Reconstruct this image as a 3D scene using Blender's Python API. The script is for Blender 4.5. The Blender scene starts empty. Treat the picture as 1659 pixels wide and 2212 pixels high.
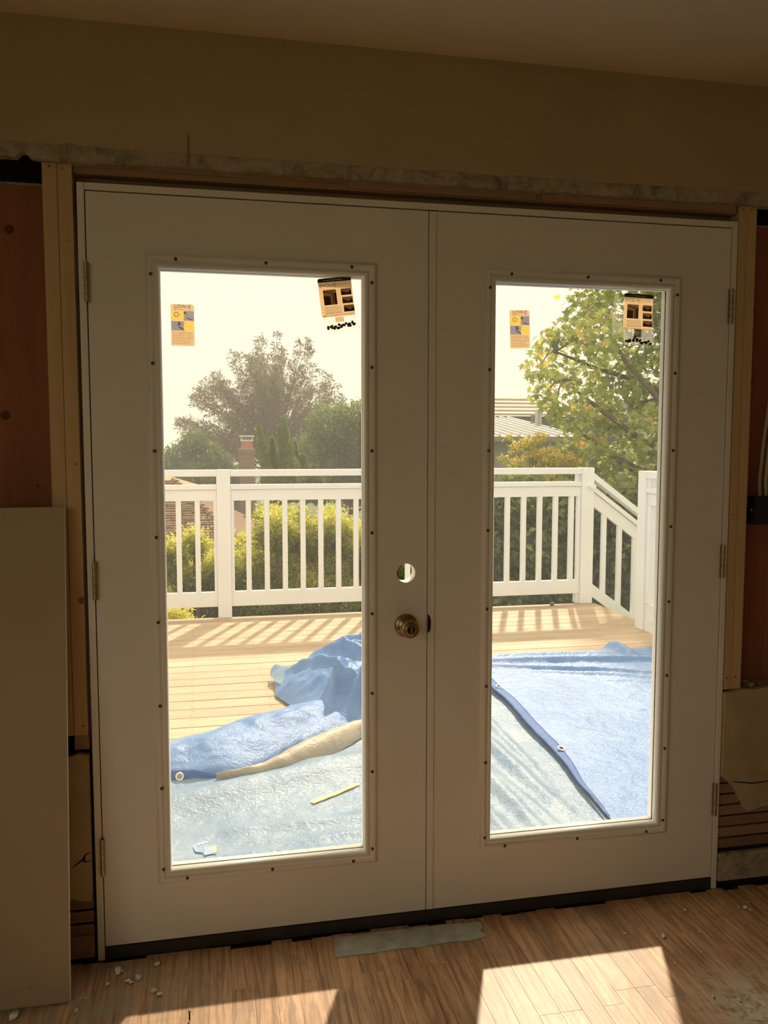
import bpy, bmesh, math, random
import numpy as np
from mathutils import Vector, Matrix, noise as mnoise

random.seed(7); rng = np.random.default_rng(7)
PI = math.pi
scene = bpy.context.scene
COL = scene.collection

# ------------------------------------------------------------------ camera
FPX, IW, IH = 1790.0, 1659, 2212
PITCH, YAW, ROLL = -0.0796288, 0.2018393, 0.00029
CAM = np.array([-0.60848, -2.28059, 1.40740])
_cy, _sy, _cp, _sp = math.cos(YAW), math.sin(YAW), math.cos(PITCH), math.sin(PITCH)
_F = np.array([_sy*_cp, _cy*_cp, _sp]); _R0 = np.array([_cy, -_sy, 0.0]); _U0 = np.cross(_R0, _F)
_R = math.cos(ROLL)*_R0 + math.sin(ROLL)*_U0; _U = -math.sin(ROLL)*_R0 + math.cos(ROLL)*_U0
cd = bpy.data.cameras.new('camera'); cam = bpy.data.objects.new('camera', cd); COL.objects.link(cam)
cd.sensor_fit = 'HORIZONTAL'; cd.sensor_width = 36.0; cd.lens = 36.0*FPX/IW; cd.clip_start = 0.02; cd.clip_end = 500
M4 = Matrix.Identity(4)
for i in range(3):
    M4[i][0], M4[i][1], M4[i][2], M4[i][3] = _R[i], _U[i], -_F[i], CAM[i]
cam.matrix_world = M4
scene.camera = cam

# ------------------------------------------------------------------ light
SKY = (1.0, 0.90, 0.68); SKY_STRENGTH = 1.36
SUN_E = 6.8; SUN_COL = (1.0, 0.82, 0.60)
SUN_DIR = Vector((-0.40, -1.0, -0.95)).normalized()      # direction the light travels
world = bpy.data.worlds.new('smoky_sky'); scene.world = world; world.use_nodes = True
bg = world.node_tree.nodes['Background']; bg.inputs[0].default_value = (*SKY, 1); bg.inputs[1].default_value = SKY_STRENGTH
sl = bpy.data.lights.new('sun', 'SUN'); sun = bpy.data.objects.new('sun', sl); COL.objects.link(sun)
sl.energy = SUN_E; sl.color = SUN_COL; sl.angle = math.radians(1.5)
sun.rotation_euler = SUN_DIR.to_track_quat('-Z', 'Y').to_euler(); sun.location = (6, 15, 14)
for gx in (-0.47, 0.453):                                # sampling portals: carry no light of their own
    pl = bpy.data.lights.new('door_portal', 'AREA'); po = bpy.data.objects.new('door_portal', pl); COL.objects.link(po)
    pl.shape = 'RECTANGLE'; pl.size = 0.56; pl.size_y = 1.66; pl.cycles.is_portal = True
    po.location = (gx, 0.075, 1.054); po.rotation_euler = (-PI/2, 0, 0)

pl = bpy.data.lights.new('fill_window_portal', 'AREA'); po = bpy.data.objects.new('fill_window_portal', pl); COL.objects.link(po)  # portal for the added fill window
pl.shape = 'RECTANGLE'; pl.size = 1.95; pl.size_y = 3.25; pl.cycles.is_portal = True
po.location = (-2.52, -2.9, 1.36); po.rotation_euler = (0, -PI/2, 0)

scene.view_settings.view_transform = 'Standard'; scene.view_settings.look = 'None'
scene.view_settings.exposure = 0.0; scene.view_settings.gamma = 1.0; scene.view_settings.use_curve_mapping = False
try:
    scene.cycles.max_bounces = 7; scene.cycles.diffuse_bounces = 4; scene.cycles.transparent_max_bounces = 24
    scene.cycles.glossy_bounces = 3; scene.cycles.volume_bounces = 0
    scene.cycles.use_denoising = True; scene.cycles.caustics_reflective = False
    scene.cycles.sample_clamp_indirect = 4.0
    scene.cycles.use_light_tree = False; scene.cycles.use_adaptive_sampling = True; scene.cycles.adaptive_threshold = .06; scene.cycles.adaptive_min_samples = 16
except Exception:
    pass

# ------------------------------------------------------------------ helpers
def at(px, py, Y):
    """world point at depth Y that the photograph shows at that pixel"""
    d = _F + _R*(px-IW/2)/FPX - _U*(py-IH/2)/FPX
    t = (Y-CAM[1])/d[1]
    return Vector(CAM + t*d)

def pxm(Y):                                              # metres per pixel around depth Y
    return (Y-CAM[1])/_cy/FPX

class MB:
    def __init__(s): s.v = []; s.f = []
    def add(s, vs, fs):
        o = len(s.v); s.v += [tuple(v) for v in vs]; s.f += [tuple(i+o for i in f) for f in fs]; return s
    def box(s, x0, x1, y0, y1, z0, z1):
        return s.add([(x0,y0,z0),(x1,y0,z0),(x1,y1,z0),(x0,y1,z0),(x0,y0,z1),(x1,y0,z1),(x1,y1,z1),(x0,y1,z1)],
                     [(0,3,2,1),(4,5,6,7),(0,1,5,4),(1,2,6,5),(2,3,7,6),(3,0,4,7)])
    def prism(s, poly, axis, a, b):
        """extrude a polygon given in the two other axes along axis from a to b"""
        n = len(poly); vs = []
        for c in (a, b):
            for p, q in poly:
                vs.append({'x': (c,p,q), 'y': (p,c,q), 'z': (p,q,c)}[axis])
        fs = [tuple(range(n))[::-1], tuple(range(n, 2*n))] + [(i, (i+1) % n, n+(i+1) % n, n+i) for i in range(n)]
        return s.add(vs, fs)
    def tube(s, pts, r, n=8, cap=True):
        pts = [Vector(p) for p in pts]; rs = r if isinstance(r, (list, tuple)) else [r]*len(pts)
        o = len(s.v)
        up = Vector((0,0,1))
        for i, p in enumerate(pts):
            t = (pts[min(i+1, len(pts)-1)]-pts[max(i-1, 0)]).normalized()
            a = t.cross(up) if abs(t.dot(up)) < .98 else t.cross(Vector((1,0,0)))
            a.normalize(); b = t.cross(a)
            for k in range(n):
                an = 2*PI*k/n; s.v.append(tuple(p+(a*math.cos(an)+b*math.sin(an))*rs[i]))
        for i in range(len(pts)-1):
            for k in range(n):
                s.f.append((o+i*n+k, o+i*n+(k+1) % n, o+(i+1)*n+(k+1) % n, o+(i+1)*n+k))
        if cap:
            s.f.append(tuple(o+k for k in range(n))[::-1]); s.f.append(tuple(o+(len(pts)-1)*n+k for k in range(n)))
        return s
    def lathe_y(s, cx, cz, prof, n=32):
        """profile of (y, r) turned about an axis along y"""
        o = len(s.v)
        for y, r in prof:
            for k in range(n):
                an = 2*PI*k/n; s.v.append((cx+r*math.cos(an), y, cz+r*math.sin(an)))
        for i in range(len(prof)-1):
            for k in range(n):
                s.f.append((o+i*n+k, o+i*n+(k+1) % n, o+(i+1)*n+(k+1) % n, o+(i+1)*n+k))
        s.f.append(tuple(o+k for k in range(n))); s.f.append(tuple(o+(len(prof)-1)*n+k for k in range(n))[::-1])
        return s
    def torus(s, c, ax, R, r, n=20, m=6):
        c = Vector(c); ax = Vector(ax).normalized(); a = ax.orthogonal().normalized(); b = ax.cross(a); o = len(s.v)
        for i in range(n):
            d = a*math.cos(2*PI*i/n)+b*math.sin(2*PI*i/n)
            for j in range(m):
                s.v.append(tuple(c+d*(R+r*math.cos(2*PI*j/m))+ax*r*math.sin(2*PI*j/m)))
        for i in range(n):
            for j in range(m):
                s.f.append((o+i*m+j, o+((i+1) % n)*m+j, o+((i+1) % n)*m+(j+1) % m, o+i*m+(j+1) % m))
        return s
    def mesh(s, name):
        me = bpy.data.meshes.new(name); me.from_pydata(s.v, [], s.f); me.update(); return me
    def build(s, name, mat, parent=None, smooth=False, bevel=0.0, origin=None):
        me = s.mesh(name)
        if origin is not None:
            me.transform(Matrix.Translation(-Vector(origin)))
        bm = bmesh.new(); bm.from_mesh(me); bmesh.ops.recalc_face_normals(bm, faces=bm.faces); bm.to_mesh(me); bm.free()
        return link(name, me, mat, parent, smooth, bevel, origin)

def link(name, me, mat, parent=None, smooth=False, bevel=0.0, origin=None):
    o = bpy.data.objects.new(name, me); COL.objects.link(o)
    if mat is not None and not me.materials: me.materials.append(mat)
    if smooth:
        me.polygons.foreach_set('use_smooth', [True]*len(me.polygons))
    if bevel:
        b = o.modifiers.new('edge', 'BEVEL'); b.width = bevel; b.segments = 2; b.limit_method = 'ANGLE'
    if origin is not None: o.location = origin
    if parent is not None:
        o.parent = parent
        if origin is not None: o.location = Vector(origin)-parent.location
        else:
            off = Vector((0,0,0)); q = parent
            while q is not None:
                off += q.location + q.matrix_parent_inverse.translation; q = q.parent
            if off.length > 1e-9: o.matrix_parent_inverse = Matrix.Translation(-off)
    return o

def empty(name, loc=(0,0,0), parent=None):
    o = bpy.data.objects.new(name, None); COL.objects.link(o); o.location = loc; o.empty_display_size = .1
    if parent is not None:
        o.parent = parent; o.location = Vector(loc)-parent.location
    return o

def tag(o, label=None, cat=None, group=None, kind=None):
    if label: o['label'] = label
    if cat: o['category'] = cat
    if group: o['group'] = group
    if kind: o['kind'] = kind
    return o

# ------------------------------------------------------------------ materials
def new_mat(name):
    m = bpy.data.materials.new(name); m.use_nodes = True
    nt = m.node_tree; p = nt.nodes['Principled BSDF']
    return m, nt, p
def nd(nt, typ, **kw):
    n = nt.nodes.new(typ)
    for k, v in kw.items(): setattr(n, k, v)
    return n
def ramp(nt, fac, stops):
    r = nd(nt, 'ShaderNodeValToRGB'); e = r.color_ramp.elements
    while len(e) < len(stops): e.new(0.5)
    for el, (p, c) in zip(e, stops): el.position = p; el.color = (*c, 1)
    nt.links.new(fac, r.inputs[0]); return r.outputs[0]
def mixc(nt, fac, a, b, mode='MIX'):
    n = nd(nt, 'ShaderNodeMix', data_type='RGBA', blend_type=mode)
    for s, v in ((n.inputs[0], fac), (n.inputs[6], a), (n.inputs[7], b)):
        if hasattr(v, 'links'): nt.links.new(v, s)
        else: s.default_value = (*v, 1) if isinstance(v, tuple) else v
    return n.outputs[2]
def coords(nt, kind='Position', scale=(1,1,1), rand=0.0):
    if kind == 'Position': out = nd(nt, 'ShaderNodeNewGeometry').outputs['Position']
    else: out = nd(nt, 'ShaderNodeTexCoord').outputs[kind]
    mp = nd(nt, 'ShaderNodeMapping'); mp.inputs['Scale'].default_value = scale; nt.links.new(out, mp.inputs[0])
    if rand:
        oi = nd(nt, 'ShaderNodeObjectInfo'); mu = nd(nt, 'ShaderNodeMath', operation='MULTIPLY'); mu.inputs[1].default_value = rand
        nt.links.new(oi.outputs['Random'], mu.inputs[0]); cb = nd(nt, 'ShaderNodeCombineXYZ')
        for i in range(3): nt.links.new(mu.outputs[0], cb.inputs[i])
        nt.links.new(cb.outputs[0], mp.inputs['Location'])
    return mp.outputs[0]
def noise_n(nt, vec, scale, detail=4, rough=.55, dist=0.0):
    n = nd(nt, 'ShaderNodeTexNoise'); n.inputs['Scale'].default_value = scale; n.inputs['Detail'].default_value = detail
    n.inputs['Roughness'].default_value = rough; n.inputs['Distortion'].default_value = dist
    nt.links.new(vec, n.inputs['Vector']); return n.outputs['Fac']
def bumpn(nt, p, height, strength, dist=.01):
    b = nd(nt, 'ShaderNodeBump'); b.inputs['Strength'].default_value = strength; b.inputs['Distance'].default_value = dist
    nt.links.new(height, b.inputs['Height']); nt.links.new(b.outputs[0], p.inputs['Normal'])

def plain(name, c, rough=.6, var=.12, scale=6, bump=0.0, bscale=60, metal=0.0, spec=.4):
    """paint-like surface with a gentle mottle"""
    m, nt, p = new_mat(name); v = coords(nt)
    f = noise_n(nt, v, scale, 2)
    d = tuple(x*(1-var) for x in c); l = tuple(min(1, x*(1+var)) for x in c)
    nt.links.new(ramp(nt, f, [(.3, d), (.7, l)]), p.inputs['Base Color'])
    p.inputs['Roughness'].default_value = rough; p.inputs['Metallic'].default_value = metal
    p.inputs['Specular IOR Level'].default_value = spec
    if bump: bumpn(nt, p, noise_n(nt, v, bscale), bump, .004)
    return m

def wood(name, dark, light, axis='x', scale=6.0, stretch=14.0, rough=.6, rand=0.0, knots=False, objvar=0.0, spec=.3, bump=.15):
    m, nt, p = new_mat(name)
    sc = {'x': (1/stretch, 1, 1), 'y': (1, 1/stretch, 1), 'z': (1, 1, 1/stretch)}[axis]
    v = coords(nt, 'Position', sc, rand)
    f = noise_n(nt, v, scale*8, 6, .65, .6)
    f2 = noise_n(nt, v, scale*1.7, 3, .5, 1.0)
    ad = nd(nt, 'ShaderNodeMath', operation='MULTIPLY_ADD'); ad.inputs[1].default_value = .55
    nt.links.new(f, ad.inputs[0]); mu = nd(nt, 'ShaderNodeMath', operation='MULTIPLY'); mu.inputs[1].default_value = .45
    nt.links.new(f2, mu.inputs[0]); nt.links.new(mu.outputs[0], ad.inputs[2])
    c = ramp(nt, ad.outputs[0], [(.32, dark), (.62, light)])
    if knots:
        kv = coords(nt, 'Position', {'x': (.35,1,1), 'y': (1,.35,1), 'z': (1,1,.35)}[axis], rand)
        vo = nd(nt, 'ShaderNodeTexVoronoi'); vo.inputs['Scale'].default_value = 4.5; nt.links.new(kv, vo.inputs['Vector'])
        k = ramp(nt, vo.outputs['Distance'], [(.05, (0,0,0)), (.11, (1,1,1))])
        c = mixc(nt, k, tuple(x*.45 for x in dark), c)
    if objvar:
        oi = nd(nt, 'ShaderNodeObjectInfo')
        t = ramp(nt, oi.outputs['Random'], [(0, (1-objvar,)*3), (1, (1+objvar*.4,)*3)])
        c = mixc(nt, 1.0, c, t, 'MULTIPLY')
    nt.links.new(c, p.inputs['Base Color'])
    p.inputs['Roughness'].default_value = rough; p.inputs['Specular IOR Level'].default_value = spec
    if bump: bumpn(nt, p, ad.outputs[0], bump, .003)
    return m

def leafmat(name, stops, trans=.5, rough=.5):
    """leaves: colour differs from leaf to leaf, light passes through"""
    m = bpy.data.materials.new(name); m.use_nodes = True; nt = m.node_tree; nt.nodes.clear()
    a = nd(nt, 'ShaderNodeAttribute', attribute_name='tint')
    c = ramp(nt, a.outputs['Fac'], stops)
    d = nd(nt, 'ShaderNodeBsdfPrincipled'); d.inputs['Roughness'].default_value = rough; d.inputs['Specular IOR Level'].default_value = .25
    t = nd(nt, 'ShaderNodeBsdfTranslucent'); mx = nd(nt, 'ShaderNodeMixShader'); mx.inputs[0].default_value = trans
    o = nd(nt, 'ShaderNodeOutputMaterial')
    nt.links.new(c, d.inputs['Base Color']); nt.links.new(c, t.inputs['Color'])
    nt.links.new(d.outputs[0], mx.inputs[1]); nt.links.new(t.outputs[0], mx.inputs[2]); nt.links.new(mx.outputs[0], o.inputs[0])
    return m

def paper(name, c, trans=.6):
    m = bpy.data.materials.new(name); m.use_nodes = True; nt = m.node_tree; nt.nodes.clear()
    v = coords(nt); f = noise_n(nt, v, 90)
    cc = ramp(nt, f, [(.3, tuple(x*.94 for x in c)), (.7, c)])
    d = nd(nt, 'ShaderNodeBsdfDiffuse'); t = nd(nt, 'ShaderNodeBsdfTranslucent'); mx = nd(nt, 'ShaderNodeMixShader'); mx.inputs[0].default_value = trans
    o = nd(nt, 'ShaderNodeOutputMaterial')
    nt.links.new(cc, d.inputs['Color']); nt.links.new(cc, t.inputs['Color'])
    nt.links.new(d.outputs[0], mx.inputs[1]); nt.links.new(t.outputs[0], mx.inputs[2]); nt.links.new(mx.outputs[0], o.inputs[0])
    return m

def clear(name, tint=(1,1,1), gloss=.06, rough=.0, veil=0.0):
    """window glass or clear film: light goes straight through, a little is mirrored"""
    m = bpy.data.materials.new(name); m.use_nodes = True; nt = m.node_tree; nt.nodes.clear()
    t = nd(nt, 'ShaderNodeBsdfTransparent'); t.inputs[0].default_value = (*tint, 1)
    g = nd(nt, 'ShaderNodeBsdfGlossy'); g.inputs['Roughness'].default_value = rough
    mx = nd(nt, 'ShaderNodeMixShader'); mx.inputs[0].default_value = gloss
    nt.links.new(t.outputs[0], mx.inputs[1]); nt.links.new(g.outputs[0], mx.inputs[2])
    o = nd(nt, 'ShaderNodeOutputMaterial'); last = mx.outputs[0]
    if veil:
        d = nd(nt, 'ShaderNodeBsdfTranslucent'); d.inputs[0].default_value = (1, 1, 1, 1)
        m2 = nd(nt, 'ShaderNodeMixShader'); m2.inputs[0].default_value = veil
        nt.links.new(last, m2.inputs[1]); nt.links.new(d.outputs[0], m2.inputs[2]); last = m2.outputs[0]
    nt.links.new(last, o.inputs[0])
    return m

MT = {}
MT['door'] = plain('door_paint', (.78,.76,.71), .45, .03, 3)
MT['jamb'] = plain('jamb_primer', (.78,.76,.70), .5, .04, 5)
MT['lite'] = plain('lite_frame_plastic', (.80,.78,.73), .35, .02, 5)
MT['plug'] = plain('screw_plug', (.10,.07,.045), .6, .1)
MT['glass'] = clear('glass', (.98,.985,.98), .035, 0, .018)
MT['sill'] = plain('bronze_threshold', (.035,.032,.028), .5, .2, 20)
MT['brass'] = plain('antique_brass', (.34,.24,.13), .30, .08, 30, metal=1.0)
MT['darkslot'] = plain('dark_recess', (.015,.012,.01), .8, .1)
MT['hinge'] = plain('hinge_brass', (.42,.33,.22), .4, .1, 30, metal=.8)
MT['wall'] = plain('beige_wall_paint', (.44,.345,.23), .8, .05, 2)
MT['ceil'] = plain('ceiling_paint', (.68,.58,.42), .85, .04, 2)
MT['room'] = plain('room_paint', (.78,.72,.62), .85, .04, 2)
MT['stud'] = wood('stud_pine', (.50,.34,.17), (.62,.45,.25), 'z', 4, 16, .7, 3)
MT['header'] = wood('header_fir', (.30,.19,.11), (.42,.28,.17), 'x', 4, 16, .75, 3)
MT['sheath'] = wood('sheathing_fir', (.26,.09,.045), (.38,.15,.075), 'z', 2.2, 7, .75, 0)
MT['lath'] = wood('lath', (.22,.13,.08), (.36,.23,.15), 'x', 5, 12, .8, 5, objvar=.3)
MT['knot'] = plain('dark_knot', (.12,.04,.02), .8, .3, 40)
MT['black'] = plain('cavity_shade', (.012,.01,.009), .8, .2)  # near-black stands in for the shade deep in the open wall cavity
MT['drywall'] = plain('drywall_paper', (.41,.325,.22), .8, .03, 3)
MT['gypsum'] = plain('gypsum_core', (.75,.70,.62), .85, .06, 60, .3, 200)
MT['blackplastic'] = plain('black_plastic', (.012,.012,.012), .45, .1)
MT['cable'] = plain('cable_sheath', (.55,.48,.36), .6, .1, 20)
MT['siding'] = plain('house_siding', (.70,.68,.62), .7, .04)
MT['vinyl'] = plain('white_railing', (.83,.87,.93), .45, .02, 3)
MT['tape'] = paper('cream_tape', (.92,.85,.55), .3)
MT['note'] = paper('blue_note_paper', (.55,.72,.95), .3)
MT['ink'] = clear('ink', (.16,.13,.10), 0.0)
MT['inkgrey'] = clear('ink_grey', (.40,.34,.30), 0.0)
MT['inkblue'] = plain('ink_blue', (.06,.08,.25), .7, .1)
MT['metal_white'] = plain('grommet_metal', (.85,.85,.84), .3, .05, 40, metal=.6)
MT['pebble'] = plain('pebble', (.13,.10,.11), .5, .3, 60)

# bare plaster strip
m, nt, p = new_mat('bare_plaster'); v = coords(nt)
c = ramp(nt, noise_n(nt, v, 14, 7, .7, 1.2), [(.32, (.16,.13,.095)), (.5, (.37,.32,.24)), (.72, (.50,.44,.34))])
nt.links.new(c, p.inputs['Base Color']); p.inputs['Roughness'].default_value = .9
bumpn(nt, p, noise_n(nt, v, 50, 6, .7), .6, .004); MT['plaster'] = m
# lower old painted plaster
m, nt, p = new_mat('old_plaster'); v = coords(nt)
c = ramp(nt, noise_n(nt, v, 5, 6, .6, .5), [(.3, (.34,.26,.16)), (.6, (.45,.36,.22))])
nt.links.new(c, p.inputs['Base Color']); p.inputs['Roughness'].default_value = .85
bumpn(nt, p, noise_n(nt, v, 40, 6, .7), .3, .004); MT['oldplaster'] = m

# oak floor planks: worn strips with plaster dust
m, nt, p = new_mat('oak_plank')
v = coords(nt, 'Position', (1, .06, 1), 7.0)
g1 = noise_n(nt, v, 85, 6, .7, 1.2); g2 = noise_n(nt, v, 22, 4, .6, 1.6)
ad = nd(nt, 'ShaderNodeMath', operation='MULTIPLY_ADD'); ad.inputs[1].default_value = .6
mu = nd(nt, 'ShaderNodeMath', operation='MULTIPLY'); mu.inputs[1].default_value = .4
nt.links.new(g2, mu.inputs[0]); nt.links.new(g1, ad.inputs[0]); nt.links.new(mu.outputs[0], ad.inputs[2])
c = ramp(nt, ad.outputs[0], [(.33, (.23,.12,.06)), (.45, (.58,.345,.195)), (.62, (.80,.52,.31))])
wvv = coords(nt, 'Position', (1, .09, 1), 5.0); wt = nd(nt, 'ShaderNodeTexWave'); wt.inputs['Scale'].default_value = 11; wt.inputs['Distortion'].default_value = 12
wt.inputs['Detail'].default_value = 3; wt.inputs['Detail Scale'].default_value = 1.6; wt.inputs['Detail Roughness'].default_value = .65; nt.links.new(wvv, wt.inputs['Vector'])
c = mixc(nt, 1.0, c, ramp(nt, wt.outputs['Fac'], [(.02, (.70,.64,.58)), (.35, (1,1,1))]), 'MULTIPLY')
oi = nd(nt, 'ShaderNodeObjectInfo'); t = ramp(nt, oi.outputs['Random'], [(0, (.86,.84,.82)), (1, (1.10,1.07,1.03))])
c = mixc(nt, 1.0, c, t, 'MULTIPLY')
vw = coords(nt)
wear = ramp(nt, noise_n(nt, vw, 5.5, 7, .72, .8), [(.47, (0,0,0)), (.62, (1,1,1))])
wf = nd(nt, 'ShaderNodeMath', operation='MULTIPLY'); wf.inputs[1].default_value = .5; nt.links.new(wear, wf.inputs[0])
c = mixc(nt, wf.outputs[0], c, (.27,.20,.135))
ve = nd(nt, 'ShaderNodeVectorMath', operation='DISTANCE'); ve.inputs[1].default_value = (.735,-.56,0); nt.links.new(vw, ve.inputs[0])
dz = ramp(nt, ve.outputs['Value'], [(.05, (1,1,1)), (.24, (0,0,0))])
dn = ramp(nt, noise_n(nt, vw, 24, 7, .75, .6), [(.40, (0,0,0)), (.54, (1,1,1))])
du = mixc(nt, 1.0, dz, dn, 'MULTIPLY')
c = mixc(nt, du, c, (.80,.74,.60))
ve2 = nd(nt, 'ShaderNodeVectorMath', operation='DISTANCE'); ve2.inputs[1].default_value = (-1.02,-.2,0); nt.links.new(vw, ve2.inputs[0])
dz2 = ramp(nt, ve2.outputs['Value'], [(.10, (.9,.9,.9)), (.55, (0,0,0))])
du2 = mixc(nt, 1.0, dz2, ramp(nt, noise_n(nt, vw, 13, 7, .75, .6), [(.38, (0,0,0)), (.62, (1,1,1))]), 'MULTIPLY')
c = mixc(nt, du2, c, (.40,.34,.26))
nt.links.new(c, p.inputs['Base Color']); p.inputs['Roughness'].default_value = .42; p.inputs['Specular IOR Level'].default_value = .35
bumpn(nt, p, ad.outputs[0], .12, .002); MT['oak'] = m

MT['subfloor'] = plain('subfloor', (.05,.035,.025), .9, .2)
MT['carpetless'] = wood('oak_rest', (.38,.24,.14), (.60,.42,.27), 'y', 6, 14, .5)
MT['deck'] = wood('cedar_deck_board', (.47,.33,.215), (.65,.50,.36), 'x', 3.0, 9, .65, 9, knots=True, objvar=.16)
MT['deckframe'] = plain('deck_frame', (.35,.25,.15), .8)

# blue woven tarp, glossy plastic with fine creases
def tarpmat(name, c1, c2, rough=.33, bs=.55, cs=16):
    m, nt, p = new_mat(name); v = coords(nt)
    f = noise_n(nt, v, 3.5, 5, .6, .4)
    nt.links.new(ramp(nt, f, [(.32, c1), (.66, c2)]), p.inputs['Base Color'])
    p.inputs['Roughness'].default_value = rough; p.inputs['Specular IOR Level'].default_value = .33
    n1 = noise_n(nt, v, cs*.35, 5, .6, .6)
    wv = coords(nt, 'Position', (1,1.5,1))
    cr = []
    for k, (sc_k, amp) in enumerate(((cs*1.1, .30), (cs*3.2, .085))):      # crease lines: folded noise
        nn = noise_n(nt, wv, sc_k, 2, .5, .5)
        sb_ = nd(nt, 'ShaderNodeMath', operation='SUBTRACT'); sb_.inputs[1].default_value = .5; nt.links.new(nn, sb_.inputs[0])
        ab = nd(nt, 'ShaderNodeMath', operation='ABSOLUTE'); nt.links.new(sb_.outputs[0], ab.inputs[0])
        mu_ = nd(nt, 'ShaderNodeMath', operation='MULTIPLY'); mu_.inputs[1].default_value = -amp*3; nt.links.new(ab.outputs[0], mu_.inputs[0]); cr.append(mu_.outputs[0])
    fine = noise_n(nt, v, 130, 2, .5, .3)
    mf = nd(nt, 'ShaderNodeMath', operation='MULTIPLY'); mf.inputs[1].default_value = .035; nt.links.new(fine, mf.inputs[0])
    tot = n1
    for q_ in cr+[mf.outputs[0]]:
        a_ = nd(nt, 'ShaderNodeMath', operation='ADD'); nt.links.new(tot, a_.inputs[0]); nt.links.new(q_, a_.inputs[1]); tot = a_.outputs[0]
    bumpn(nt, p, tot, bs, .03)
    return m
MT['tarp'] = tarpmat('blue_tarp', (.11,.24,.54), (.18,.33,.64), .45, .27, 36)
MT['tarp_pale'] = tarpmat('pale_blue_tarp', (.14,.25,.42), (.27,.38,.50), .45, .27, 30)
MT['tarp_silver'] = tarpmat('silver_tarp_back', (.36,.32,.26), (.46,.42,.34), .5, .35, 14)
MT['tarp_hem'] = tarpmat('tarp_hem', (.025,.10,.36), (.05,.16,.46), .6, .25, 30)

# ================================================================== SETTING: room
# floor
floor = empty('floor'); tag(floor, 'worn strip oak floor with plaster dust in front of the doors', None, None, 'structure')
MB().box(-2.4, 2.8, -4.8, .12, -.12, -.019).build('subfloor', MT['subfloor'], floor)
MB().box(-2.4, 2.8, -4.8, -1.35, -.018, 0.0).build('far_boards', MT['carpetless'], floor)
PW = .0572
meshes = {}
def plank_mesh(L):
    k = round(L, 3)
    if k not in meshes:
        b = MB(); h = PW/2-.0001; e = .0005
        b.add([(-h,0,-.018),(h,0,-.018),(h,L,-.018),(-h,L,-.018),(-h,0,-e),(h,0,-e),(h,L,-e),(-h,L,-e),
               (-h+e,e,0),(h-e,e,0),(h-e,L-e,0),(-h+e,L-e,0)],
              [(0,3,2,1),(0,1,5,4),(1,2,6,5),(2,3,7,6),(3,0,4,7),(4,5,9,8),(5,6,10,9),(6,7,11,10),(7,4,8,11),(8,9,10,11)])
        me = b.mesh('plank'); me.materials.append(MT['oak']); meshes[k] = me
    return meshes[k]
r2 = random.Random(3)
x = -1.90
while x < 2.1:
    y1 = r2.choice([-.002,-.004,-.004,-.010,-.014,-.002,-.020])
    y = -1.35; first = True
    Ls = []
    while y < y1-.001:
        L = r2.choice([.30,.42,.55,.75,.9]) if first else r2.choice([.4,.6,.8,.95])
        first = False
        if y+L > y1-.12: L = y1-y
        o = bpy.data.objects.new('plank', plank_mesh(L)); COL.objects.link(o); o.location = (x+PW/2, y, 0); o.parent = floor
        y += L
    x += PW
# ceiling and the rest of the room
tag(MB().box(-2.4, 2.8, -4.8, 0.12, 2.463, 2.55).build('ceiling', MT['ceil']), 'plain beige painted ceiling', None, None, 'structure')
WY0, WY1, WZ0, WZ1 = -4.5, -1.3, .40, 2.32
wl = MB().box(-2.5, -2.3, -4.8, WY0, -.1, 2.5).box(-2.5, -2.3, WY1, 0, -.1, 2.5).box(-2.5, -2.3, WY0, WY1, -.1, WZ0).box(-2.5, -2.3, WY0, WY1, WZ1, 2.5)
tag(wl.build('wall_left', MT['room']), 'side wall to the left of the camera with an opening added for fill light', None, None, 'structure')
w1 = empty('fill_window_1', (-2.4, -2.9, WZ0)); tag(w1, 'unseen window added for fill light in the side wall left of the camera', None, None, 'structure')  # made-up window, added to brighten the dark room
wfr = MB().box(-2.46, -2.34, WY0, WY0+.06, WZ0, WZ1).box(-2.46, -2.34, WY1-.06, WY1, WZ0, WZ1).box(-2.46, -2.34, WY0+.06, WY1-.06, WZ0, WZ0+.06).box(-2.46, -2.34, WY0+.06, WY1-.06, WZ1-.06, WZ1).box(-2.45, -2.35, -2.93, -2.87, WZ0+.06, WZ1-.06)
wfr.build('fill_window_frame', MT['jamb'], w1)
for ya, yb in ((WY0+.06,-2.93),(-2.87,WY1-.06)): MB().box(-2.403, -2.397, ya, yb, WZ0+.06, WZ1-.06).build('pane', MT['glass'], w1)
tag(MB().box(2.7, 2.9, -4.8, 0, -.1, 2.5).build('wall_right', MT['room']), 'side wall to the right of the camera', None, None, 'structure')
tag(MB().box(-2.5, 2.9, -4.9, -4.7, -.1, 2.5).build('wall_back', MT['room']), 'wall behind the camera', None, None, 'structure')

# front wall, opened up around the new doors
wf_ = empty('wall_front'); tag(wf_, 'opened-up wall around the french doors with bare studs, header and plaster', None, None, 'structure')
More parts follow.
